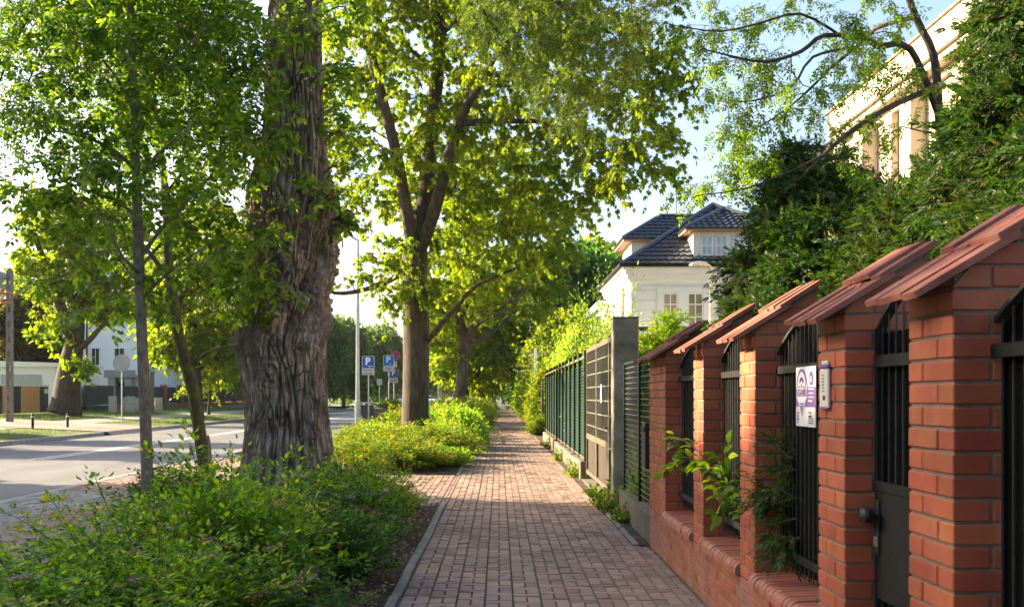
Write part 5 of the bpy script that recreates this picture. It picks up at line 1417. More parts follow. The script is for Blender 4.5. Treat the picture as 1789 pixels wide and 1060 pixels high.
PROTO = {}
def pt_thing(key, name, label, mats, loc, s, rz, group=None, cat='tree', sz=None):
    wm, lm = PROTO[key]
    t = thing(name, label, cat, loc, group); t.rotation_euler = (0, 0, rz); t.scale = (s, s, sz or s)
    k0, k1 = (key, mats[0]), (key, mats[1])
    for nm, me, mk in (('trunk', wm, mats[0]), ('crown', lm, mats[1])):
        ck = (key, nm, mk)
        if ck not in MESHC:
            m2 = me.copy(); m2.materials.clear(); m2.materials.append(M[mk]); MESHC[ck] = m2
        o = bpy.data.objects.new(nm, MESHC[ck]); COL.objects.link(o); o.parent = t
    return t
MESHC = {}
for key, a in {'street': (41, 9.5, 2.3, 3.8, 170, 9, 8, .34, .26), 'street_b': (42, 11, 2.6, 3.8, 170, 9, 8, .36, .28), 'dense': (43, 10, 1.6, 3.6, 190, 10, 9, .42, .25), 'small': (44, 5.6, 1.7, 1.9, 110, 8, 8, .20, .10), 'round': (45, 9, 2.0, 3.6, 190, 9, 9, .36, .25)}.items():
    wd, lf = proto_tree(*a); PROTO[key] = (wd.mesh(key + '_wood', smooth=True), lf.mesh(key + '_leaf'))

# row along the sidewalk beyond the third tree
for k, (x, y, s, key, lab) in enumerate(((-1.9, 64, .9, 'street', 'street tree just behind the forked third tree'), (-1.7, 78, .95, 'street_b', 'slim street tree with two trunks visible above the hedge'), (-1.6, 93, .95, 'street', 'street tree well down the sidewalk row with low crown'), (-1.7, 112, 1.0, 'street_b', 'far street tree shading the end of the sidewalk'), (-1.8, 135, 1.0, 'street', 'farthest street tree of the sidewalk row'))):
    pt_thing(key, 'street_tree', lab, ('bark', 'l_lit' if k < 3 else 'l_mid'), (x, y, 0), s, k * 1.3, 'street trees in the sidewalk row')
# right of the sidewalk, beyond the green fence
for k, (x, y, s, key, lf_, lab) in enumerate(((3.6, 58, .62, 'street', 'l_lit', 'sunlit tree leaning over the grey fence on the right of the sidewalk'), (4.0, 72, .85, 'dense', 'l_mid', 'dense tree behind the tapered pole'), (2.6, 88, .8, 'dense', 'l_dark', 'dark tree arching over the far end of the sidewalk'), (5.2, 66, 1.12, 'round', 'l_dark', 'tall dark tree behind the golden conifer'),
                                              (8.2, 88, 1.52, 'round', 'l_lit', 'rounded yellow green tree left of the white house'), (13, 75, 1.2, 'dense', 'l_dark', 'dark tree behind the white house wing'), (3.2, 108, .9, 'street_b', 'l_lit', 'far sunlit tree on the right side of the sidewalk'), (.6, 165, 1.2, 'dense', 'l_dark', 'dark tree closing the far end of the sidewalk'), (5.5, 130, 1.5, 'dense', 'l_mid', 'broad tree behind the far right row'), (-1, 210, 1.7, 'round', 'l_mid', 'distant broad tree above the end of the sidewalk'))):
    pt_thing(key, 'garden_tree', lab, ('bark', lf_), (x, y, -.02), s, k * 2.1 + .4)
# across the road
for k, (px, d, s, key, lf_, lab, sz) in enumerate(((365, 70, 1.0, 'small', 'l_lit', 'small sunlit yellow green tree between the mossy trunk and the giant trunk', 1.1), (560, 118, 1.0, 'dense', 'l_far', 'dark green tree across the road right of the giant trunk', None), (600, 128, 1.05, 'dense', 'l_far', 'dark dense tree behind the lamp pole', None), (640, 142, 1.1, 'round', 'l_far', 'mid green tree behind the parking signs', None), (668, 158, 1.15, 'dense', 'l_far', 'far green tree between the parking signs and the second trunk', None), (700, 210, 1.25, 'round', 'l_far', 'far pale green tree at the end of the road', None), (735, 235, 1.3, 'dense', 'l_far', 'distant tree right of the second trunk', None), (775, 250, 1.3, 'round', 'l_far', 'most distant tree seen down the road', None),
                                                    (505, 100, .95, 'street_b', 'l_lit', 'sunlit tree mostly hidden behind the giant trunk', None), (300, 104, .95, 'dense', 'l_dark', 'dark tree behind the brick pillar fence', None), (330, 112, 1.1, 'round', 'l_mid', 'tall tree above the brick pillar fence', None), (35, 68, .78, 'dense', 'l_brown', 'dark copper tinged tree behind the white garage', .72), (-40, 72, .8, 'round', 'l_dark', 'dark tree at the far left edge behind the garage', .7), (250, 118, 1.1, 'dense', 'l_dark', 'dark tree right of the apartment house', None), (430, 92, .8, 'street', 'l_lit', 'yellow green tree left of the giant trunk', None), (346, 62, 1.22, 'street', 'l_lit', 'tall sunlit tree whose crown fills the gap behind the leaning mossy trunk', None), (205, 108, 1.35, 'round', 'l_mid', 'tall tree rising behind the apartment house', None), (590, 84, .0, 'small', 'l_lit', '', None))):
    if s == 0: continue
    x = (px - VX) / F * d
    pt_thing(key, 'roadside_tree', lab, ('bark', lf_), (x, d, float(zfar(x)) if x < xleft(d) else -.1), s, k * 1.7, None, 'tree', sz)

# the big old tree at the left across the road
r = np.random.default_rng(51)
OD = 57.
t0 = px_path([(112, 722, 32), (115, 705, 25), (118, 670, 22), (124, 630, 19), (132, 590, 15), (136, 540, 11), (134, 470, 8), (120, 400, 6), (112, 350, 4)], OD)
ol = [t0, px_path([(130, 600, 9), (110, 550, 8, -1), (85, 480, 6, -1.5), (60, 410, 4, -2)], OD), px_path([(134, 560, 9), (165, 500, 7, 1), (190, 430, 5, 1)], OD), px_path([(128, 620, 6), (160, 590, 5, -1), (185, 560, 3, -1)], OD)]
fn, lo, hi = ellipsoids([(P(105, 480, OD), (2.2, 2.4, 2.0)), (P(85, 390, OD - 1), (1.2, 1.6, 1.5)), (P(170, 500, OD), (2.0, 2.2, 2.2)), (P(80, 570, OD - 1), (.8, 1.3, 1.0)), (P(180, 400, OD), (2.2, 2.4, 2)), (P(60, 345, OD - 1), (.55, 1, .7)), (P(20, 330, OD - 2), (.5, .8, .5)), (P(150, 640, OD - 1), (.8, .9, .6)), (P(130, 440, OD - 1), (1.8, 1.8, 2.0)), (P(110, 360, OD), (.8, 1, .8))])
cs = poisson(fn, lo, hi, 210, .62, r)
tree('old_lime_tree', 'big old tree with a thick gnarled trunk on the verge across the road', (t0[0][0][0], OD, gz(-22.4)), ol, cs, (M['bark'], M['l_lit']), 52, twigs=9, tlen=.6, leaves=8, leaf=KITE, lsize=.30, droop=.1, step=.6, upjit=.7, twig_r=.006, start=2.)


# ---------------------------------------------------------------- shrubs
def shrub_mesh(seed, rx, ry, h, stems, per, ls, leaf, up=.35, r0=.006, nfl=0, lo_=.25, wild=.16):
    r = np.random.default_rng(seed); wd = MB(); Lp = []; Ld = []; Fp = []
    for s_ in range(stems):
        a = r.uniform(0, 2 * pi); u = r.random() ** .6; el = np.arccos(r.uniform(0, 1) ** 1.1)
        k = 1 + r.normal(0, wild) + .22 * vn(np.array([cos(a) * 1.6, sin(a) * 1.6, el * 2.]), seed)
        if r.random() < .13: k *= 1.22
        tip = np.array([rx * sin(el) * cos(a), ry * sin(el) * sin(a), h * (.22 + .78 * cos(el))]) * k
        o = np.array([rx * .3 * cos(a) * u, ry * .3 * sin(a) * u, 0.])
        pts = bez(o, o + (tip - o) * (.15, .15, .5), tip - (tip - o) * (.25, .25, .05) + r.normal(0, .04, 3), tip, 7)
        wd.tube(pts, np.linspace(r0, .0018, 7), 3, cap=False)
        t = np.sort(lo_ + (1 - lo_) * r.random(per) ** .75); q = t * 6; i = np.clip(q.astype(int), 0, 5); f = (q - i)[:, None]
        b = pts[i] * (1 - f) + pts[i + 1] * f; tan = unit(pts[i + 1] - pts[i])
        # side twigs: offset part of the leaves away from the stem
        off = unit(r.normal(0, 1, (per, 3))) * (r.random((per, 1)) ** 1.2 * .16 * h * (t[:, None] * .6 + .3))
        side = unit(off + r.normal(0, .03, off.shape)); b = b + off; b[:, 2] = np.maximum(b[:, 2], .03)
        Lp.append(b); Ld.append(tan * .6 + side + np.array([0, 0, up]))
        if r.random() < nfl: Fp.append(tip)
    Lp = np.concatenate(Lp); lf = MB(); lf.inst(leaf[0], leaf[1], Lp, frames(np.concatenate(Ld), r, 1., .55), ls * r.uniform(.6, 1.35, len(Lp)))
    fl = MB()
    for p in Fp:
        n_ = 40; pp = p + r.normal(0, 1, (n_, 3)) * (.036, .036, .013) + (0, 0, .045)
        fl.inst(KITE[0], KITE[1], pp, frames(r.normal(0, 1, (n_, 3)) + (0, 0, .6), r, 1, .8), .02 * r.uniform(.7, 1.4, n_))
    return wd, lf, fl


SH = {}
OVB = T_oval(.22, .06, .10)
for key, a in {'near_a': (61, .62, .62, .82, 260, 54, .052, OVB, .35, .005, .14, .25, .26), 'near_b': (62, .66, .58, .78, 260, 54, .052, OVB, .35, .005, .14, .25, .26), 'near_c': (63, .60, .64, .86, 250, 52, .056, OVB, .4, .005, .12, .25, .24),
               'gold_a': (64, .9, .9, 1.0, 270, 56, .066, T_kite(.26), .4, .006, .0), 'gold_b': (65, .9, .85, 1.05, 270, 56, .066, T_kite(.26), .4, .006, .0), 'hedge': (66, .9, 1.0, 1.0, 220, 36, .11, T_kite(.27), .35, .007, 0.), 'tall': (67, .62, 1.15, 2.75, 420, 44, .10, T_kite(.3), .1, .012, 0.), 'weed': (69, .16, .16, .2, 22, 9, .075, T_kite(.24), .3, .003, 0., .2, .3), 'vine': (68, .42, .55, 2.3, 230, 40, .11, T_kite(.32), .0, .01, 0.)}.items():
    wd, lf, fl = shrub_mesh(*a); SH[key] = (wd.mesh(key + '_stems'), lf.mesh(key + '_leaves'), fl.mesh(key + '_flowers') if fl.n else None)


def shrub(key, name, label, leafm, loc, s, rz, group=None, cat='shrub', flower='flower'):
    t = thing(name, label, cat, loc, group); t.rotation_euler = (0, 0, rz); t.scale = s if hasattr(s, '__len__') else (s, s, s)
    for nm, me, mk in (('stems', SH[key][0], 'twig'), ('leaves', SH[key][1], leafm), ('blossoms', SH[key][2], flower)):
        if me is None: continue
        ck = (key, nm, mk)
        if ck not in MESHC:
            m2 = me.copy(); m2.materials.clear(); m2.materials.append(M[mk]); MESHC[ck] = m2
        o = bpy.data.objects.new(nm, MESHC[ck]); COL.objects.link(o); o.parent = t
    return t


rs = np.random.default_rng(71)
NEAR = [  # x, y, scale, z scale, key, leaf, label
    (-2.17, 4.9, 1.0, 0.51, 'near_b', 'l_bush', 'pale green spirea bush filling the bottom left corner'),
    (-1.67, 5.15, .95, 0.44, 'near_a', 'l_bush', 'spirea bush at the bottom edge with copper young tips'),
    (-1.87, 6.2, 1.05, 0.61, 'near_a', 'l_bush', 'broad spirea bush in the middle of the near planting'),
    (-2.45, 5.9, 1.0, 0.54, 'near_c', 'l_bush', 'spirea bush at the left edge with faded flower heads'),
    (-1.34, 6.6, .72, 0.50, 'near_b', 'l_bushdark', 'small dark spirea bush spilling towards the concrete edging'),
    (-2.42, 7.2, 1.05, 0.65, 'near_b', 'l_bush', 'spirea bush with pink flower heads by the paved apron'),
    (-1.87, 7.6, 1.1, 0.79, 'near_c', 'l_bush', 'rounded spirea bush with lilac flower heads facing the sidewalk'),
    (-2.75, 8.1, .9, 0.54, 'near_a', 'l_bush', 'low spirea bush reaching over the red pavers'),
    (-1.42, 8.6, .85, 0.77, 'near_a', 'l_bushdark', 'darker spirea bush with a white flower head near the soil strip'),
    (-2.42, 8.9, 1.05, 0.51, 'near_c', 'l_bush', 'bright green spirea bush in front of the young tree'),
    (-2.55, 9.5, .95, 0.33, 'near_b', 'l_bush', 'low spirea bush left of the young tree trunk'),
    (-1.92, 9.9, 1.05, 0.52, 'near_b', 'l_bush', 'spirea bush in front of the giant trunk'),
    (-2.82, 10.6, 1.1, 0.36, 'near_a', 'l_bush', 'spirea bush between the young tree and the giant trunk'),
    (-1.55, 10.7, .9, 0.68, 'near_c', 'l_bushdark', 'dense dark shrub right of the giant trunk'),
    (-2.85, 11.3, 1.0, 0.32, 'near_c', 'l_bush', 'spirea bush at the foot of the young tree'),
    (-2.07, 11.7, 1.0, 0.55, 'near_a', 'l_bush', 'spirea bush right before the furrowed bark'),
    (-1.50, 12.0, .85, 0.78, 'near_b', 'l_bush', 'light green spirea bush at the paved crossing'),
    (-3.30, 12.1, 1.0, 0.39, 'near_b', 'l_bushdark', 'dark shrub left of the giant trunk foot'),
    (-3.80, 13.1, 1.0, 0.58, 'near_c', 'l_bushdark', 'tall dark leafy shrub below the mossy leaning tree'),
    (-3.30, 13.9, .8, 0.44, 'near_a', 'l_bushdark', 'dark shrub squeezed between the mossy trunk and the giant trunk'),
    (-1.75, 13.5, .95, 0.64, 'near_c', 'l_bush', 'loose bush at the right foot of the giant trunk'),
    (-1.40, 14.3, .6, 0.47, 'near_a', 'l_bush', 'small bush at the corner of the concrete edging'),
]
for k, (x, y, s, sz, key, lm, lab) in enumerate(NEAR):
    shrub(key, 'spirea_bush', lab, lm, (x, y, .0), (s, s, s * sz), rs.uniform(0, 6.28), 'spirea bushes in the near planting bed', flower='flower' if k % 2 else 'flower_dry')
MID = [
    (-2.45, 22.2, .95, 0.58, 'gold_a', 'l_gold', 'golden spirea bush with orange tips at the apron corner'),
    (-1.9, 21.4, 1.0, 0.52, 'gold_b', 'l_gold', 'golden spirea bush nearest the paved crossing'),
    (-1.25, 22.6, .75, 0.52, 'gold_a', 'l_bush', 'greener low bush beside the golden spirea'),
    (-2.85, 24.6, 1.0, 0.62, 'gold_b', 'l_gold', 'golden bush spreading towards the parking apron'),
    (-2.5, 23.9, 1.0, 0.66, 'gold_a', 'l_gold', 'tall golden bush in front of the second tree'),
    (-1.4, 24.8, 1.0, 0.66, 'gold_b', 'l_gold', 'orange tipped golden bush right of the second tree'),
    (-2.9, 27.3, .95, 0.69, 'gold_a', 'l_bush', 'green shrub under the parking signs'),
    (-3.25, 28.6, .6, 0.75, 'gold_b', 'l_bush', 'rounded green shrub left of the second trunk'),
    (-1.35, 27.2, .95, 0.69, 'gold_a', 'l_bush', 'green bush leaning on the right of the second trunk'),
    (-2.3, 28.4, .6, 0.62, 'gold_b', 'l_bush', 'slim shoots growing up against the second trunk'),
    (-3.7, 31.5, .9, 0.62, 'gold_b', 'l_gold', 'golden bush near the lamp pole foot'),
]
for k, (x, y, s, sz, key, lm, lab) in enumerate(MID):
    shrub(key, 'golden_bush', lab, lm, (x, y, .0), (s, s, s * sz), rs.uniform(0, 6.28), 'golden bushes around the second tree')
k = 0
for y in np.arange(29.3, 120, 2.1):
    for x in (-1.35, -2.6) if y < 60 else (-1.4,):
        sc_ = rs.uniform(.75, 1.0); zs_ = rs.uniform(.7, 1.05)
        if abs(x + 2.3) < .6 and abs(y - 30) < 1.2 or rs.random() < .2: continue
        shrub('hedge', 'hedge_bush', 'yellow green clipped bush in the hedge along the sidewalk trees', 'l_gold' if rs.random() < .5 else 'l_bush', (x + rs.normal() * .08, y + rs.normal() * .2, 0), (sc_, sc_, sc_ * zs_), rs.uniform(0, 6.28), 'hedge bushes along the sidewalk trees'); k += 1
# garden side: golden hedge over the green fence
for k, (y, s, h) in enumerate(((20.5, 1.0, 2.35), (22.4, 1.0, 2.5), (24.3, 1.05, 2.75), (26.4, 1.0, 2.6), (28.5, 1.05, 2.75), (30.6, 1.0, 2.7), (32.8, 1.05, 2.9), (35, 1.05, 2.7), (37.4, 1.1, 2.9), (40, 1.1, 2.8))):
    shrub('tall', 'garden_hedge_bush', 'tall golden green hedge bush growing over the louvred fence', 'l_gold' if k % 3 == 1 else 'l_bush', (2.22, y, -.02), (s * .55, s, h / 2.85), rs.uniform(-.3, .3), 'hedge bushes behind the louvred fence')
for k, (x, y, s, h, lm, lab) in enumerate(((1.62, 42.5, .55, 2.3, 'l_gold', 'golden vine clump hanging over the fence before the tapered pole'), (1.75, 46.8, .6, 2.6, 'l_gold', 'golden vine clump wrapped round the tapered pole'), (1.5, 40.2, .4, .55, 'l_gold', 'low yellow tuft at the end of the plinth'), (1.85, 51, .6, 2.2, 'l_bush', 'green vine clump behind the tapered pole'), (1.6, 56, .35, 1.6, 'l_gold', 'narrow golden vine on a fence post'), (1.7, 62, .6, 2.2, 'l_bush', 'vine clump on the grey fence'), (1.6, 70, .4, 2.2, 'l_gold', 'golden vine column far along the fence'), (1.8, 80, .7, 2.4, 'l_bush', 'dark vine clump far along the fence'), (1.6, 92, .45, 2.3, 'l_gold', 'farthest golden vine column on the right'))):
    shrub('vine', 'fence_vine', lab, lm, (x, y, -.02), (s * 2, s * 2, h / 2.3), rs.uniform(0, 6), 'vines on the right hand fences')
# roses and weeds behind the wire mesh
for k, (x, y, s, h, lm, lab) in enumerate(((2.0, 12.6, .55, 1.3, 'l_bushdark', 'climbing shrub behind the wire mesh panel'), (2.1, 11.4, .5, 1.1, 'l_bush', 'leafy weed shrub behind the letter box'), (1.7, 13.3, .22, .7, 'l_bush', 'creeper growing through the wire mesh'))):
    shrub('near_c', 'garden_shrub', lab, lm, (x, y, -.02), (s, s, h), k * 2.)
for k, (x, y, s) in enumerate(((1.42, 14.75, .28), (1.36, 13.7, .22), (1.40, 12.6, .16), (1.38, 13.95, .18), (1.36, 19.6, .22), (1.34, 24.5, .2), (1.34, 30.2, .22))):
    shrub('weed', 'weed_tuft', ['bright weed at the gate threshold', 'weed at the foot of the concrete post', 'small weed before the wire mesh footing', 'low weed left of the concrete post', 'weed at the start of the green fence plinth', 'weed halfway along the green fence plinth', 'weed farther along the green fence plinth'][k], 'l_gold', (x, y, 0), (s * 5, s * 5, s * 4.5), k, 'weeds along the fence foot', 'weed')
x, y, z, t = PLANTER
shrub('gold_b', 'planter_shrub', 'small clipped shrub growing in the brown planter box', 'l_bush', (x, y, z), (.85, .35, .45), 0)

# ---------------------------------------------------------------- thujas behind the wall
def thuja(name, label, loc, E, n, mk, seed, size=.155, twigs=15, extra=None, limb=None, dmin=.2):
    r = np.random.default_rng(seed); fn, lo, hi = ellipsoids(E)
    C_ = np.array([e[0] for e in E]); 
    # keep clumps near the surface
    def shell(p):
        m = fn(p); inner = np.zeros(len(p), bool)
        for c, rr_ in E: inner |= (((p - np.array(c)) / (np.array(rr_) * .62)) ** 2).sum(1) < 1
        return m & ~inner & (p[:, 2] > .15)
    cs = poisson(shell, lo, hi, n, dmin, r, 60000)
    if extra is not None: cs = np.vstack([cs, extra])
    h = hi[2]; limbs = [(np.array([(loc[0], loc[1], -.1), (loc[0], loc[1], h * .5), (loc[0] + .05, loc[1], h * .93)]), np.array([.13, .08, .02]))] + (limb or [])
    return tree(name, label, loc, limbs, cs, (M['bark'], M[mk]), seed, twigs=twigs, tlen=.23, leaves=8, leaf=FAN, lsize=size, droop=.5, step=.3, minr=.005, twig_r=.003, upjit=.9, leafdroop=.15, spread=.8, fine=1.2, flat=.7)


thuja('thuja', 'broad dark thuja bulging over the brick wall in front of the white house', (2.85, 9.3, -.02), [((2.9, 9.3, 1.85), (.70, .9, 1.35)), ((2.55, 9.0, 2.25), (.45, .7, .7)), ((2.92, 9.0, 2.4), (.42, .7, .7)), ((2.32, 8.6, 1.85), (.38, .7, .5)), ((2.58, 9.5, 3.0), (.27, .4, .6)), ((2.82, 9.2, 2.9), (.22, .3, .5)), ((3.2, 8.6, 2.1), (.5, .6, .5)), ((2.12, 8.8, 1.85), (.26, .5, .36)), ((1.98, 8.3, 1.78), (.2, .5, .22)), ((2.25, 9.3, 2.35), (.25, .4, .4))], 380, 'l_thuja', 81)
thuja('thuja', 'middle dark thuja between the broad one and the towering one', (3.35, 8.0, -.02), [((3.0, 7.9, 1.8), (.5, .8, 1.05)), ((3.25, 7.7, 2.3), (.35, .5, .75)), ((2.75, 7.6, 1.85), (.4, .6, .6)), ((3.4, 7.4, 2.4), (.3, .5, .5)), ((2.6, 7.3, 1.65), (.35, .6, .4))], 210, 'l_thuja', 82)
thuja('thuja', 'towering dark thuja at the upper right corner of the view', (3.6, 6.6, -.02), [((3.52, 6.7, 2.2), (.52, .9, 1.7)), ((3.27, 6.5, 2.6), (.38, .6, .6)), ((2.99, 6.3, 2.05), (.36, .6, .5)), ((3.69, 6.4, 3.6), (.46, .6, 1.1)), ((3.02, 6.6, 2.85), (.3, .45, .5)), ((3.19, 6.4, 3.5), (.3, .45, .8)), ((3.37, 6.2, 4.1), (.3, .4, .6)), ((2.64, 6.0, 1.75), (.36, .6, .4)), ((3.47, 6.1, 2.9), (.42, .6, .8)), ((3.07, 5.9, 2.2), (.38, .5, .5)), ((3.08, 6.5, 3.3), (.24, .4, .5))], 420, 'l_thuja', 83)
thuja('thuja', 'near dark thuja right behind the closest brick pillar', (3.1, 5.1, -.02), [((3.1, 5.2, 1.6), (.6, .8, 1.4)), ((3.3, 5.0, 2.4), (.5, .6, .7))], 150, 'l_thuja', 84)
thuja('garden_thuja', 'small bright green thuja between the concrete post and the end brick pier', (2.32, 15.9, -.02), [((2.32, 15.9, 1.2), (.36, .4, 1.25)), ((2.45, 15.8, 1.9), (.28, .3, .6)), ((2.15, 15.8, 1.7), (.25, .3, .55))], 110, 'l_bush', 86, .17, 10)
p = P(965, 590, 60)
thuja('golden_conifer', 'golden cone shaped conifer behind the green fence', (3.0, 60, -.02), [((3.0, 60, 2.4), (1.25, 1.25, 2.6)), ((2.9, 59.5, 4.2), (.85, .85, 1.4)), ((3.3, 59.6, 3.4), (.8, .8, 1.3)), ((2.95, 60, 5.2), (.45, .45, .9))], 260, 'l_goldthuja', 85, .36, 10, dmin=.3)
# sprays of thuja pushing through the grille
def sprout(name, label, pts, mk, leaf, ls, n_l, seed, root, spread=.1, droop=.3, cat='plant'):
    r = np.random.default_rng(seed); t = thing(name, label, cat, tuple(root)); wd = MB(); Lp = []; Ld = []
    for path in pts:
        a = resample(path, np.full(len(path), .005), .03)[0]; wd.tube(a, np.linspace(.006, .002, len(a)), 5, cap=False)
        k = r.integers(1, len(a), n_l); tan = unit(np.gradient(a, axis=0))[k]
        sd = unit(r.normal(0, 1, (n_l, 3)) * (1., 1, .6)); Lp.append(a[k] + sd * spread * r.random((n_l, 1))); Ld.append(tan * .5 + sd + (-.35, 0, -droop))
    Lp = np.concatenate(Lp); lf = MB(); lf.inst(leaf[0], leaf[1], Lp, frames(np.concatenate(Ld), r, 1, .5) if True else None, ls * r.uniform(.65, 1.25, len(Lp)))
    wd.build('stems', M['twig'], t); lf.build('leaves', M[mk], t); return t


g0 = XG + .02
sprout('ash_sprout', 'leafy ash shoots reaching through the farther grille over the sill', [[(g0, 7.75, .75), (1.46, 7.8, 1.0), (1.36, 8.0, 1.12), (1.28, 8.35, 1.14)], [(g0, 7.7, .75), (1.45, 7.55, .95), (1.38, 7.4, 1.02)], [(g0, 7.6, .72), (1.46, 7.3, .98), (1.45, 7.05, 1.10)], [(g0, 7.5, .72), (1.45, 7.2, .85), (1.4, 7.0, .80), (1.41, 6.85, .68)], [(1.46, 7.8, 1.0), (1.33, 7.9, 1.0), (1.25, 8.1, .92)], [(g0, 7.2, .7), (1.5, 6.9, .85), (1.47, 6.75, .95)]], 'l_fresh', T_oval(.30, .07, .18), .085, 26, 91, (1.5, 7.5, .45), .09)
sprout('thuja_sprout', 'lower thuja spray pushing through the grille below the notice board', [[(g0, 6.1, .75), (1.52, 6.15, .9), (1.5, 6.2, .98)], [(g0, 6.0, .9), (1.5, 6.05, .95), (1.47, 6.15, .9)], [(g0, 5.95, .8), (1.5, 6.0, .75), (1.49, 5.98, .62)], [(g0, 6.05, .85), (1.49, 6.2, .86), (1.45, 6.3, .84)], [(g0, 5.9, .7), (1.53, 5.9, .68), (1.51, 5.9, .58)]], 'l_thuja', FAN, .15, 26, 92, (1.55, 6.05, .5), .05)
sprout('thuja_sprout', 'upper small thuja spray pushing through the grille below the notice board', [[(g0, 6.0, 1.1), (1.54, 6.05, 1.16), (1.53, 6.1, 1.2)], [(g0, 5.98, 1.05), (1.53, 6.0, 1.08), (1.52, 6.0, 1.0)]], 'l_thuja', FAN, .12, 20, 93, (1.55, 6.0, 1.0), .04)
sprout('thuja_sprout', 'small grey green spray at the foot of the grille beside the gate pillar', [[(g0, 5.15, .55), (1.55, 5.13, .65), (1.54, 5.12, .72)], [(g0, 5.13, .5), (1.55, 5.12, .52), (1.54, 5.11, .48)]], 'l_thuja', FAN, .10, 16, 94, (1.55, 5.13, .46), .03)

# ---------------------------------------------------------------- locust tree behind the wall, boughs over the pavement
LD = 9.6
r = np.random.default_rng(101)
def lp(px, py, dd=0.): return P(px, py, LD + dd)
lim = [(np.array([(4.35, 9.9, -.1), (4.2, 9.85, 2.0), lp(1655, 330), lp(1642, 215), lp(1632, 100, -.1), lp(1600, 30, -.2), lp(1575, -60, -.3), lp(1560, -240, -.3)]), np.array([.14, .12, .075, .065, .058, .05, .045, .03])),
       (np.array([lp(1645, 215), lp(1610, 90, -.2), lp(1590, 86, -.3), lp(1535, 82, -.5), lp(1510, 68, -.6), lp(1440, 62, -.8), lp(1400, 90, -1), lp(1340, 108, -1.2), lp(1285, 100, -1.3), lp(1225, 85, -1.5), lp(1218, 68, -1.5)])[[0, 2, 3, 4, 5, 6, 7, 8, 9]], np.array([.05, .046, .04, .034, .03, .026, .02, .014, .006])),
       (np.array([lp(1648, 150), lp(1615, 160, -.3), lp(1540, 195, -.6), lp(1480, 235, -.8), lp(1440, 270, -1), lp(1400, 310, -1.1)]), np.array([.05, .045, .036, .03, .022, .01])),
       (np.array([lp(1600, 30, -.2), lp(1530, 50, .2), lp(1500, 80, .4), lp(1450, 120, .6), lp(1400, 170, .7), lp(1330, 220, .8), lp(1270, 240, .9)]), np.array([.035, .03, .027, .022, .018, .012, .006])),
       (np.array([lp(1500, 82, .2), lp(1420, 100, 0), lp(1380, 155, -.2), lp(1300, 178, -.4), lp(1240, 165, -.5)]), np.array([.022, .02, .016, .011, .005])),
       (np.array([lp(1480, 70, -.6), lp(1400, 25, -.8), lp(1330, 40, -1), lp(1260, 55, -1.2), lp(1180, 45, -1.4), lp(1165, 40, -1.4)]), np.array([.02, .018, .014, .011, .007, .004])),
       (np.array([lp(1575, -60, -.3), lp(1480, -60, -.6), lp(1380, -30, -.9), lp(1280, -20, -1.1)]), np.array([.03, .025, .018, .008])),
       (np.array([lp(1440, 270, -1), lp(1380, 300, -1.1), lp(1300, 330, -1.2), lp(1230, 340, -1.3), lp(1205, 345, -1.3)]), np.array([.016, .014, .01, .007, .004]))]
lim = [(p_, r_ * .62) for p_, r_ in lim]
spots = [(1230, 90), (1245, 60), (1270, 95), (1300, 60), (1310, 20), (1290, 170), (1250, 165), (1320, 110), (1345, 40), (1380, 30), (1350, 175), (1330, 215), (1290, 240), (1270, 245), (1380, 150), (1395, 190), (1420, 150), (1440, 100), (1450, 70), (1480, 60), (1500, 30), (1520, 90), (1540, 100), (1560, 60), (1580, 20), (1500, 130), (1470, 160), (1350, 280), (1320, 300), (1290, 290), (1250, 330), (1225, 345), (1300, 335), (1360, 320), (1480, 260), (1500, 290), (1470, 230), (1590, 120), (1540, 0), (1420, 0), (1250, 10), (1200, 50), (1440, 200), (1510, 210), (1540, 240), (1400, 260), (1280, 200), (1350, 90), (1465, 30), (1600, 150), (1330, 140), (1265, 130), (1545, 130), (1420, 290), (1495, 320), (1300, 260)]
cs = np.array([lp(a + r.normal() * 8, b + r.normal() * 6, r.uniform(-1.1, .5)) for a, b in spots])
tree('locust_tree', 'tree with thin bare boughs and small feathery leaves reaching over the brick wall', (4.35, 9.9, -.02), lim, cs, (M['bark'], M['l_fresh']), 102, twigs=8, tlen=.20, leaves=5, leaf=PINN_K, lsize=.115, droop=.8, step=.12, minr=.003, twig_r=.0022, upjit=.5, leafdroop=.9, wob=.2, rr=.3, start=2.6)

# ---------------------------------------------------------------- unseen trees added left of the view to shade the near ground
SHADE = [(-19.5, 8, 1.0, 'dense'), (-19.0, 14.5, 1.0, 'round'), (-18.6, 20.0, .95, 'dense'), (-19.5, 1, 1.0, 'round'), (-19, -6, 1.0, 'dense'), (-20.5, 32, .62, 'round'), (-19.6, 37.5, .55, 'dense'), (-24.5, 7, 1.25, 'dense'), (-24, 14, 1.25, 'round'), (-24.5, 20.5, 1.15, 'dense')]
for k, (x, y, s, key) in enumerate(SHADE):
    pt_thing(key, 'shade_caster_tree', 'broad unseen tree added out to the left to cast shade', ('bark', 'l_mid'), (x, y, float(zfar(x))), s, k * 1.9, 'unseen trees added for shade')

# ---------------------------------------------------------------- ground cover
r = np.random.default_rng(121)
n_ = 26000; x = r.uniform(-24.8, -15.3, n_); y = r.uniform(34, 92, n_)
k = ~((x > -20.1) & (x < -18.1)) & ~((y > 41.8) & (y < 49.2)) & (x < np.array([xleft(v) for v in y]) - .25); x, y = x[k], y[k]
pos = np.stack([x, y, zfar(x)], -1); mb = MB()
mb.inst(BLADE[0], BLADE[1], pos, frames(r.normal(0, .35, pos.shape) + (0, 0, 1), r, 0, 1), .13 * r.uniform(.5, 1.5, len(pos)))
tag(mb.build('verge_grass', M['blade']), kind='stuff')
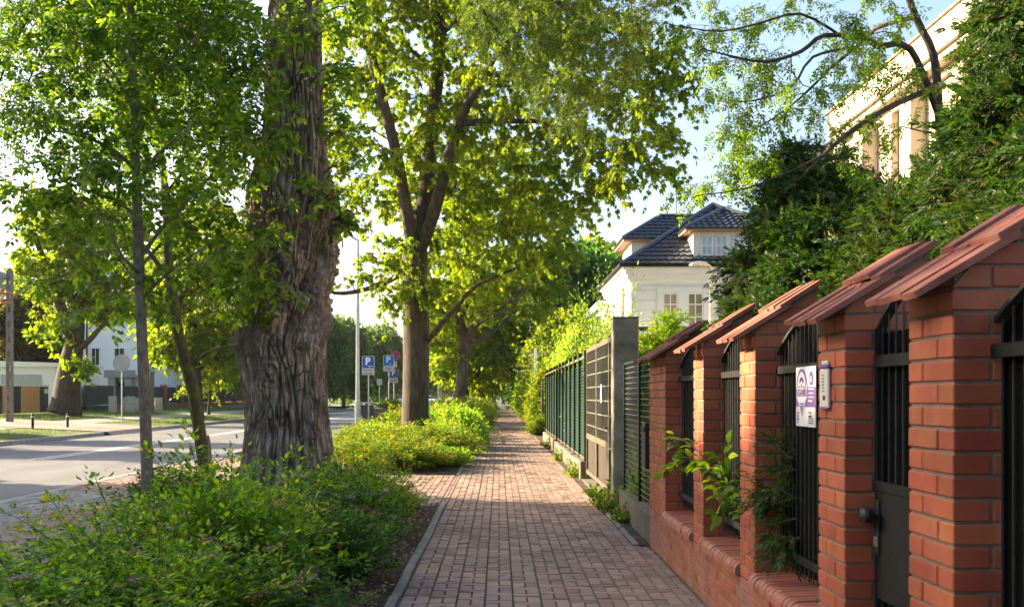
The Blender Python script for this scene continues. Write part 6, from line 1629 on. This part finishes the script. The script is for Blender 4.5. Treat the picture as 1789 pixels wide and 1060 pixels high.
# weeds and moss in the wall foot and edging, litter on the soil
n_ = 3000; x = np.where(r.random(n_) < .5, r.normal(-.86, .05, n_), r.uniform(1.31, 1.44, n_)); y = r.uniform(3.5, 40, n_); y = np.where((x > 0) & (y < 10), r.uniform(10.8, 38, n_), y)
k = (vn(np.stack([x * 2, y * 1.1, x * 0], -1), 8) > .1) & ~((x < 0) & (y > 14.6) & (y < 20.3)); x, y = x[k], y[k]
pos = np.stack([x, y, np.full(len(x), .0)], -1); mb = MB(); mb.inst(BLADE[0], BLADE[1], pos, frames(r.normal(0, .5, pos.shape) + (0, 0, 1), r, 0, 1), .065 * r.uniform(.4, 1.5, len(pos)))
pos = np.stack([r.normal(1.43, .012, 500), r.uniform(3, 10.6, 500), np.zeros(500)], -1); mb.inst(BLADE[0], BLADE[1], pos, frames(r.normal(0, .6, pos.shape) + (-.3, 0, 1), r, 0, 1), .03 * r.uniform(.4, 1.5, 500))
jx = -.7 + .2 * r.integers(5, 11, 900); jy = r.uniform(4, 26, 900); kk = vn(np.stack([jx * 1.3, jy * .7, jx * 0], -1), 15) > .12; pos = np.stack([jx[kk], jy[kk], np.full(kk.sum(), -.006)], -1); mb.inst(BLADE[0], BLADE[1], pos, frames(r.normal(0, .8, pos.shape) + (0, 0, 1), r, 0, 1), .022 * r.uniform(.4, 1.5, len(pos)))
tag(mb.build('edge_grass', M['blade']), kind='stuff')
n_ = 5200; x = np.where(r.random(n_) < .8, r.uniform(-1.5, -.8, n_), r.uniform(-3.5, -.9, n_)); y = r.uniform(4, 14.4, n_)
pos = np.stack([x, y, .035 + .03 * r.random(n_)], -1); mb = MB(); d = r.normal(0, 1, pos.shape) * (1, 1, .25); mb.inst(T_kite(.3, .12, -.1)[0], KITE[1], pos, frames(d, r, 1, .5), .032 * r.uniform(.5, 1.5, n_))
n2 = 420; pos = np.stack([np.where(r.random(n2) < .35, r.uniform(-.7, -.3, n2), np.where(r.random(n2) < .5, r.uniform(.9, 1.43, n2), r.uniform(-.7, 1.4, n2))), r.uniform(4, 34, n2), np.full(n2, .012)], -1); d = r.normal(0, 1, pos.shape) * (1, 1, .1); mb.inst(KITE[0], KITE[1], pos, frames(d, r, 1, .2), .026 * r.uniform(.5, 1.4, n2))
tag(mb.build('leaf_litter', M['litter']), kind='stuff')

# ================================================================== LIGHT, SKY, CAMERA
AZ = RAD(-68.); EL = RAD(21.)         # azimuth from +Y, clockwise seen from above
w = bpy.data.worlds.new('World'); sc.world = w; w.use_nodes = True
t = w.node_tree; t.nodes.clear()
sky = t.nodes.new('ShaderNodeTexSky'); sky.sky_type = 'NISHITA'; sky.sun_disc = False; sky.sun_elevation = EL; sky.sun_rotation = AZ
sky.altitude = 100; sky.air_density = 1.0; sky.dust_density = 4.5; sky.ozone_density = 2.2
bg = t.nodes.new('ShaderNodeBackground'); bg.inputs[1].default_value = .10; out = t.nodes.new('ShaderNodeOutputWorld')
t.links.new(sky.outputs[0], bg.inputs[0]); t.links.new(bg.outputs[0], out.inputs[0])
ld = bpy.data.lights.new('sun', 'SUN'); ld.energy = 5.0; ld.angle = RAD(.53); ld.color = (1.0, .81, .56)
lo_ = bpy.data.objects.new('sun', ld); COL.objects.link(lo_)
sd = Vector((sin(AZ) * cos(EL), cos(AZ) * cos(EL), sin(EL)))
lo_.rotation_euler = sd.to_track_quat('Z', 'Y').to_euler(); lo_.location = (-60, 30, 30)

cd = bpy.data.cameras.new('camera'); co = bpy.data.objects.new('camera', cd); COL.objects.link(co); sc.camera = co
co.location = (0, 0, H); co.rotation_euler = (RAD(90), 0, 0)
cd.sensor_width = 36; cd.lens = F / 1789 * 36; cd.shift_x = (894.5 - VX) / 1789; cd.shift_y = (VY - 530) / 1789
cd.clip_start = .05; cd.clip_end = 5000
cd.dof.use_dof = True; cd.dof.focus_distance = 13.5; cd.dof.aperture_fstop = 7.0

sc.view_settings.view_transform = 'Standard'; sc.view_settings.look = 'None'; sc.view_settings.gamma = 1; sc.view_settings.exposure = 2.25
sc.view_settings.use_white_balance = True; sc.view_settings.white_balance_temperature = 6650; sc.view_settings.white_balance_tint = 10
sc.render.engine = 'CYCLES'
cy = sc.cycles; cy.max_bounces = 8; cy.diffuse_bounces = 5; cy.transmission_bounces = 5; cy.glossy_bounces = 3; cy.transparent_max_bounces = 4
cy.use_denoising = True
try: cy.denoiser = 'OPENIMAGEDENOISE'
except Exception: pass
cy.sample_clamp_indirect = 6.0
# the evening air
hm, ht, ho = newmat('evening_air')
pv = nd(ht, 'ShaderNodeVolumePrincipled'); pv.inputs['Color'].default_value = (.95, .95, .93, 1); pv.inputs['Density'].default_value = .0001; pv.inputs['Anisotropy'].default_value = .3
ht.links.new(pv.outputs[0], ho.inputs['Volume'])
mb = MB(); mb.box(-110, 60, -45, 330, -1.3, 26); hz = mb.build('haze', hm); hz['kind'] = 'stuff'
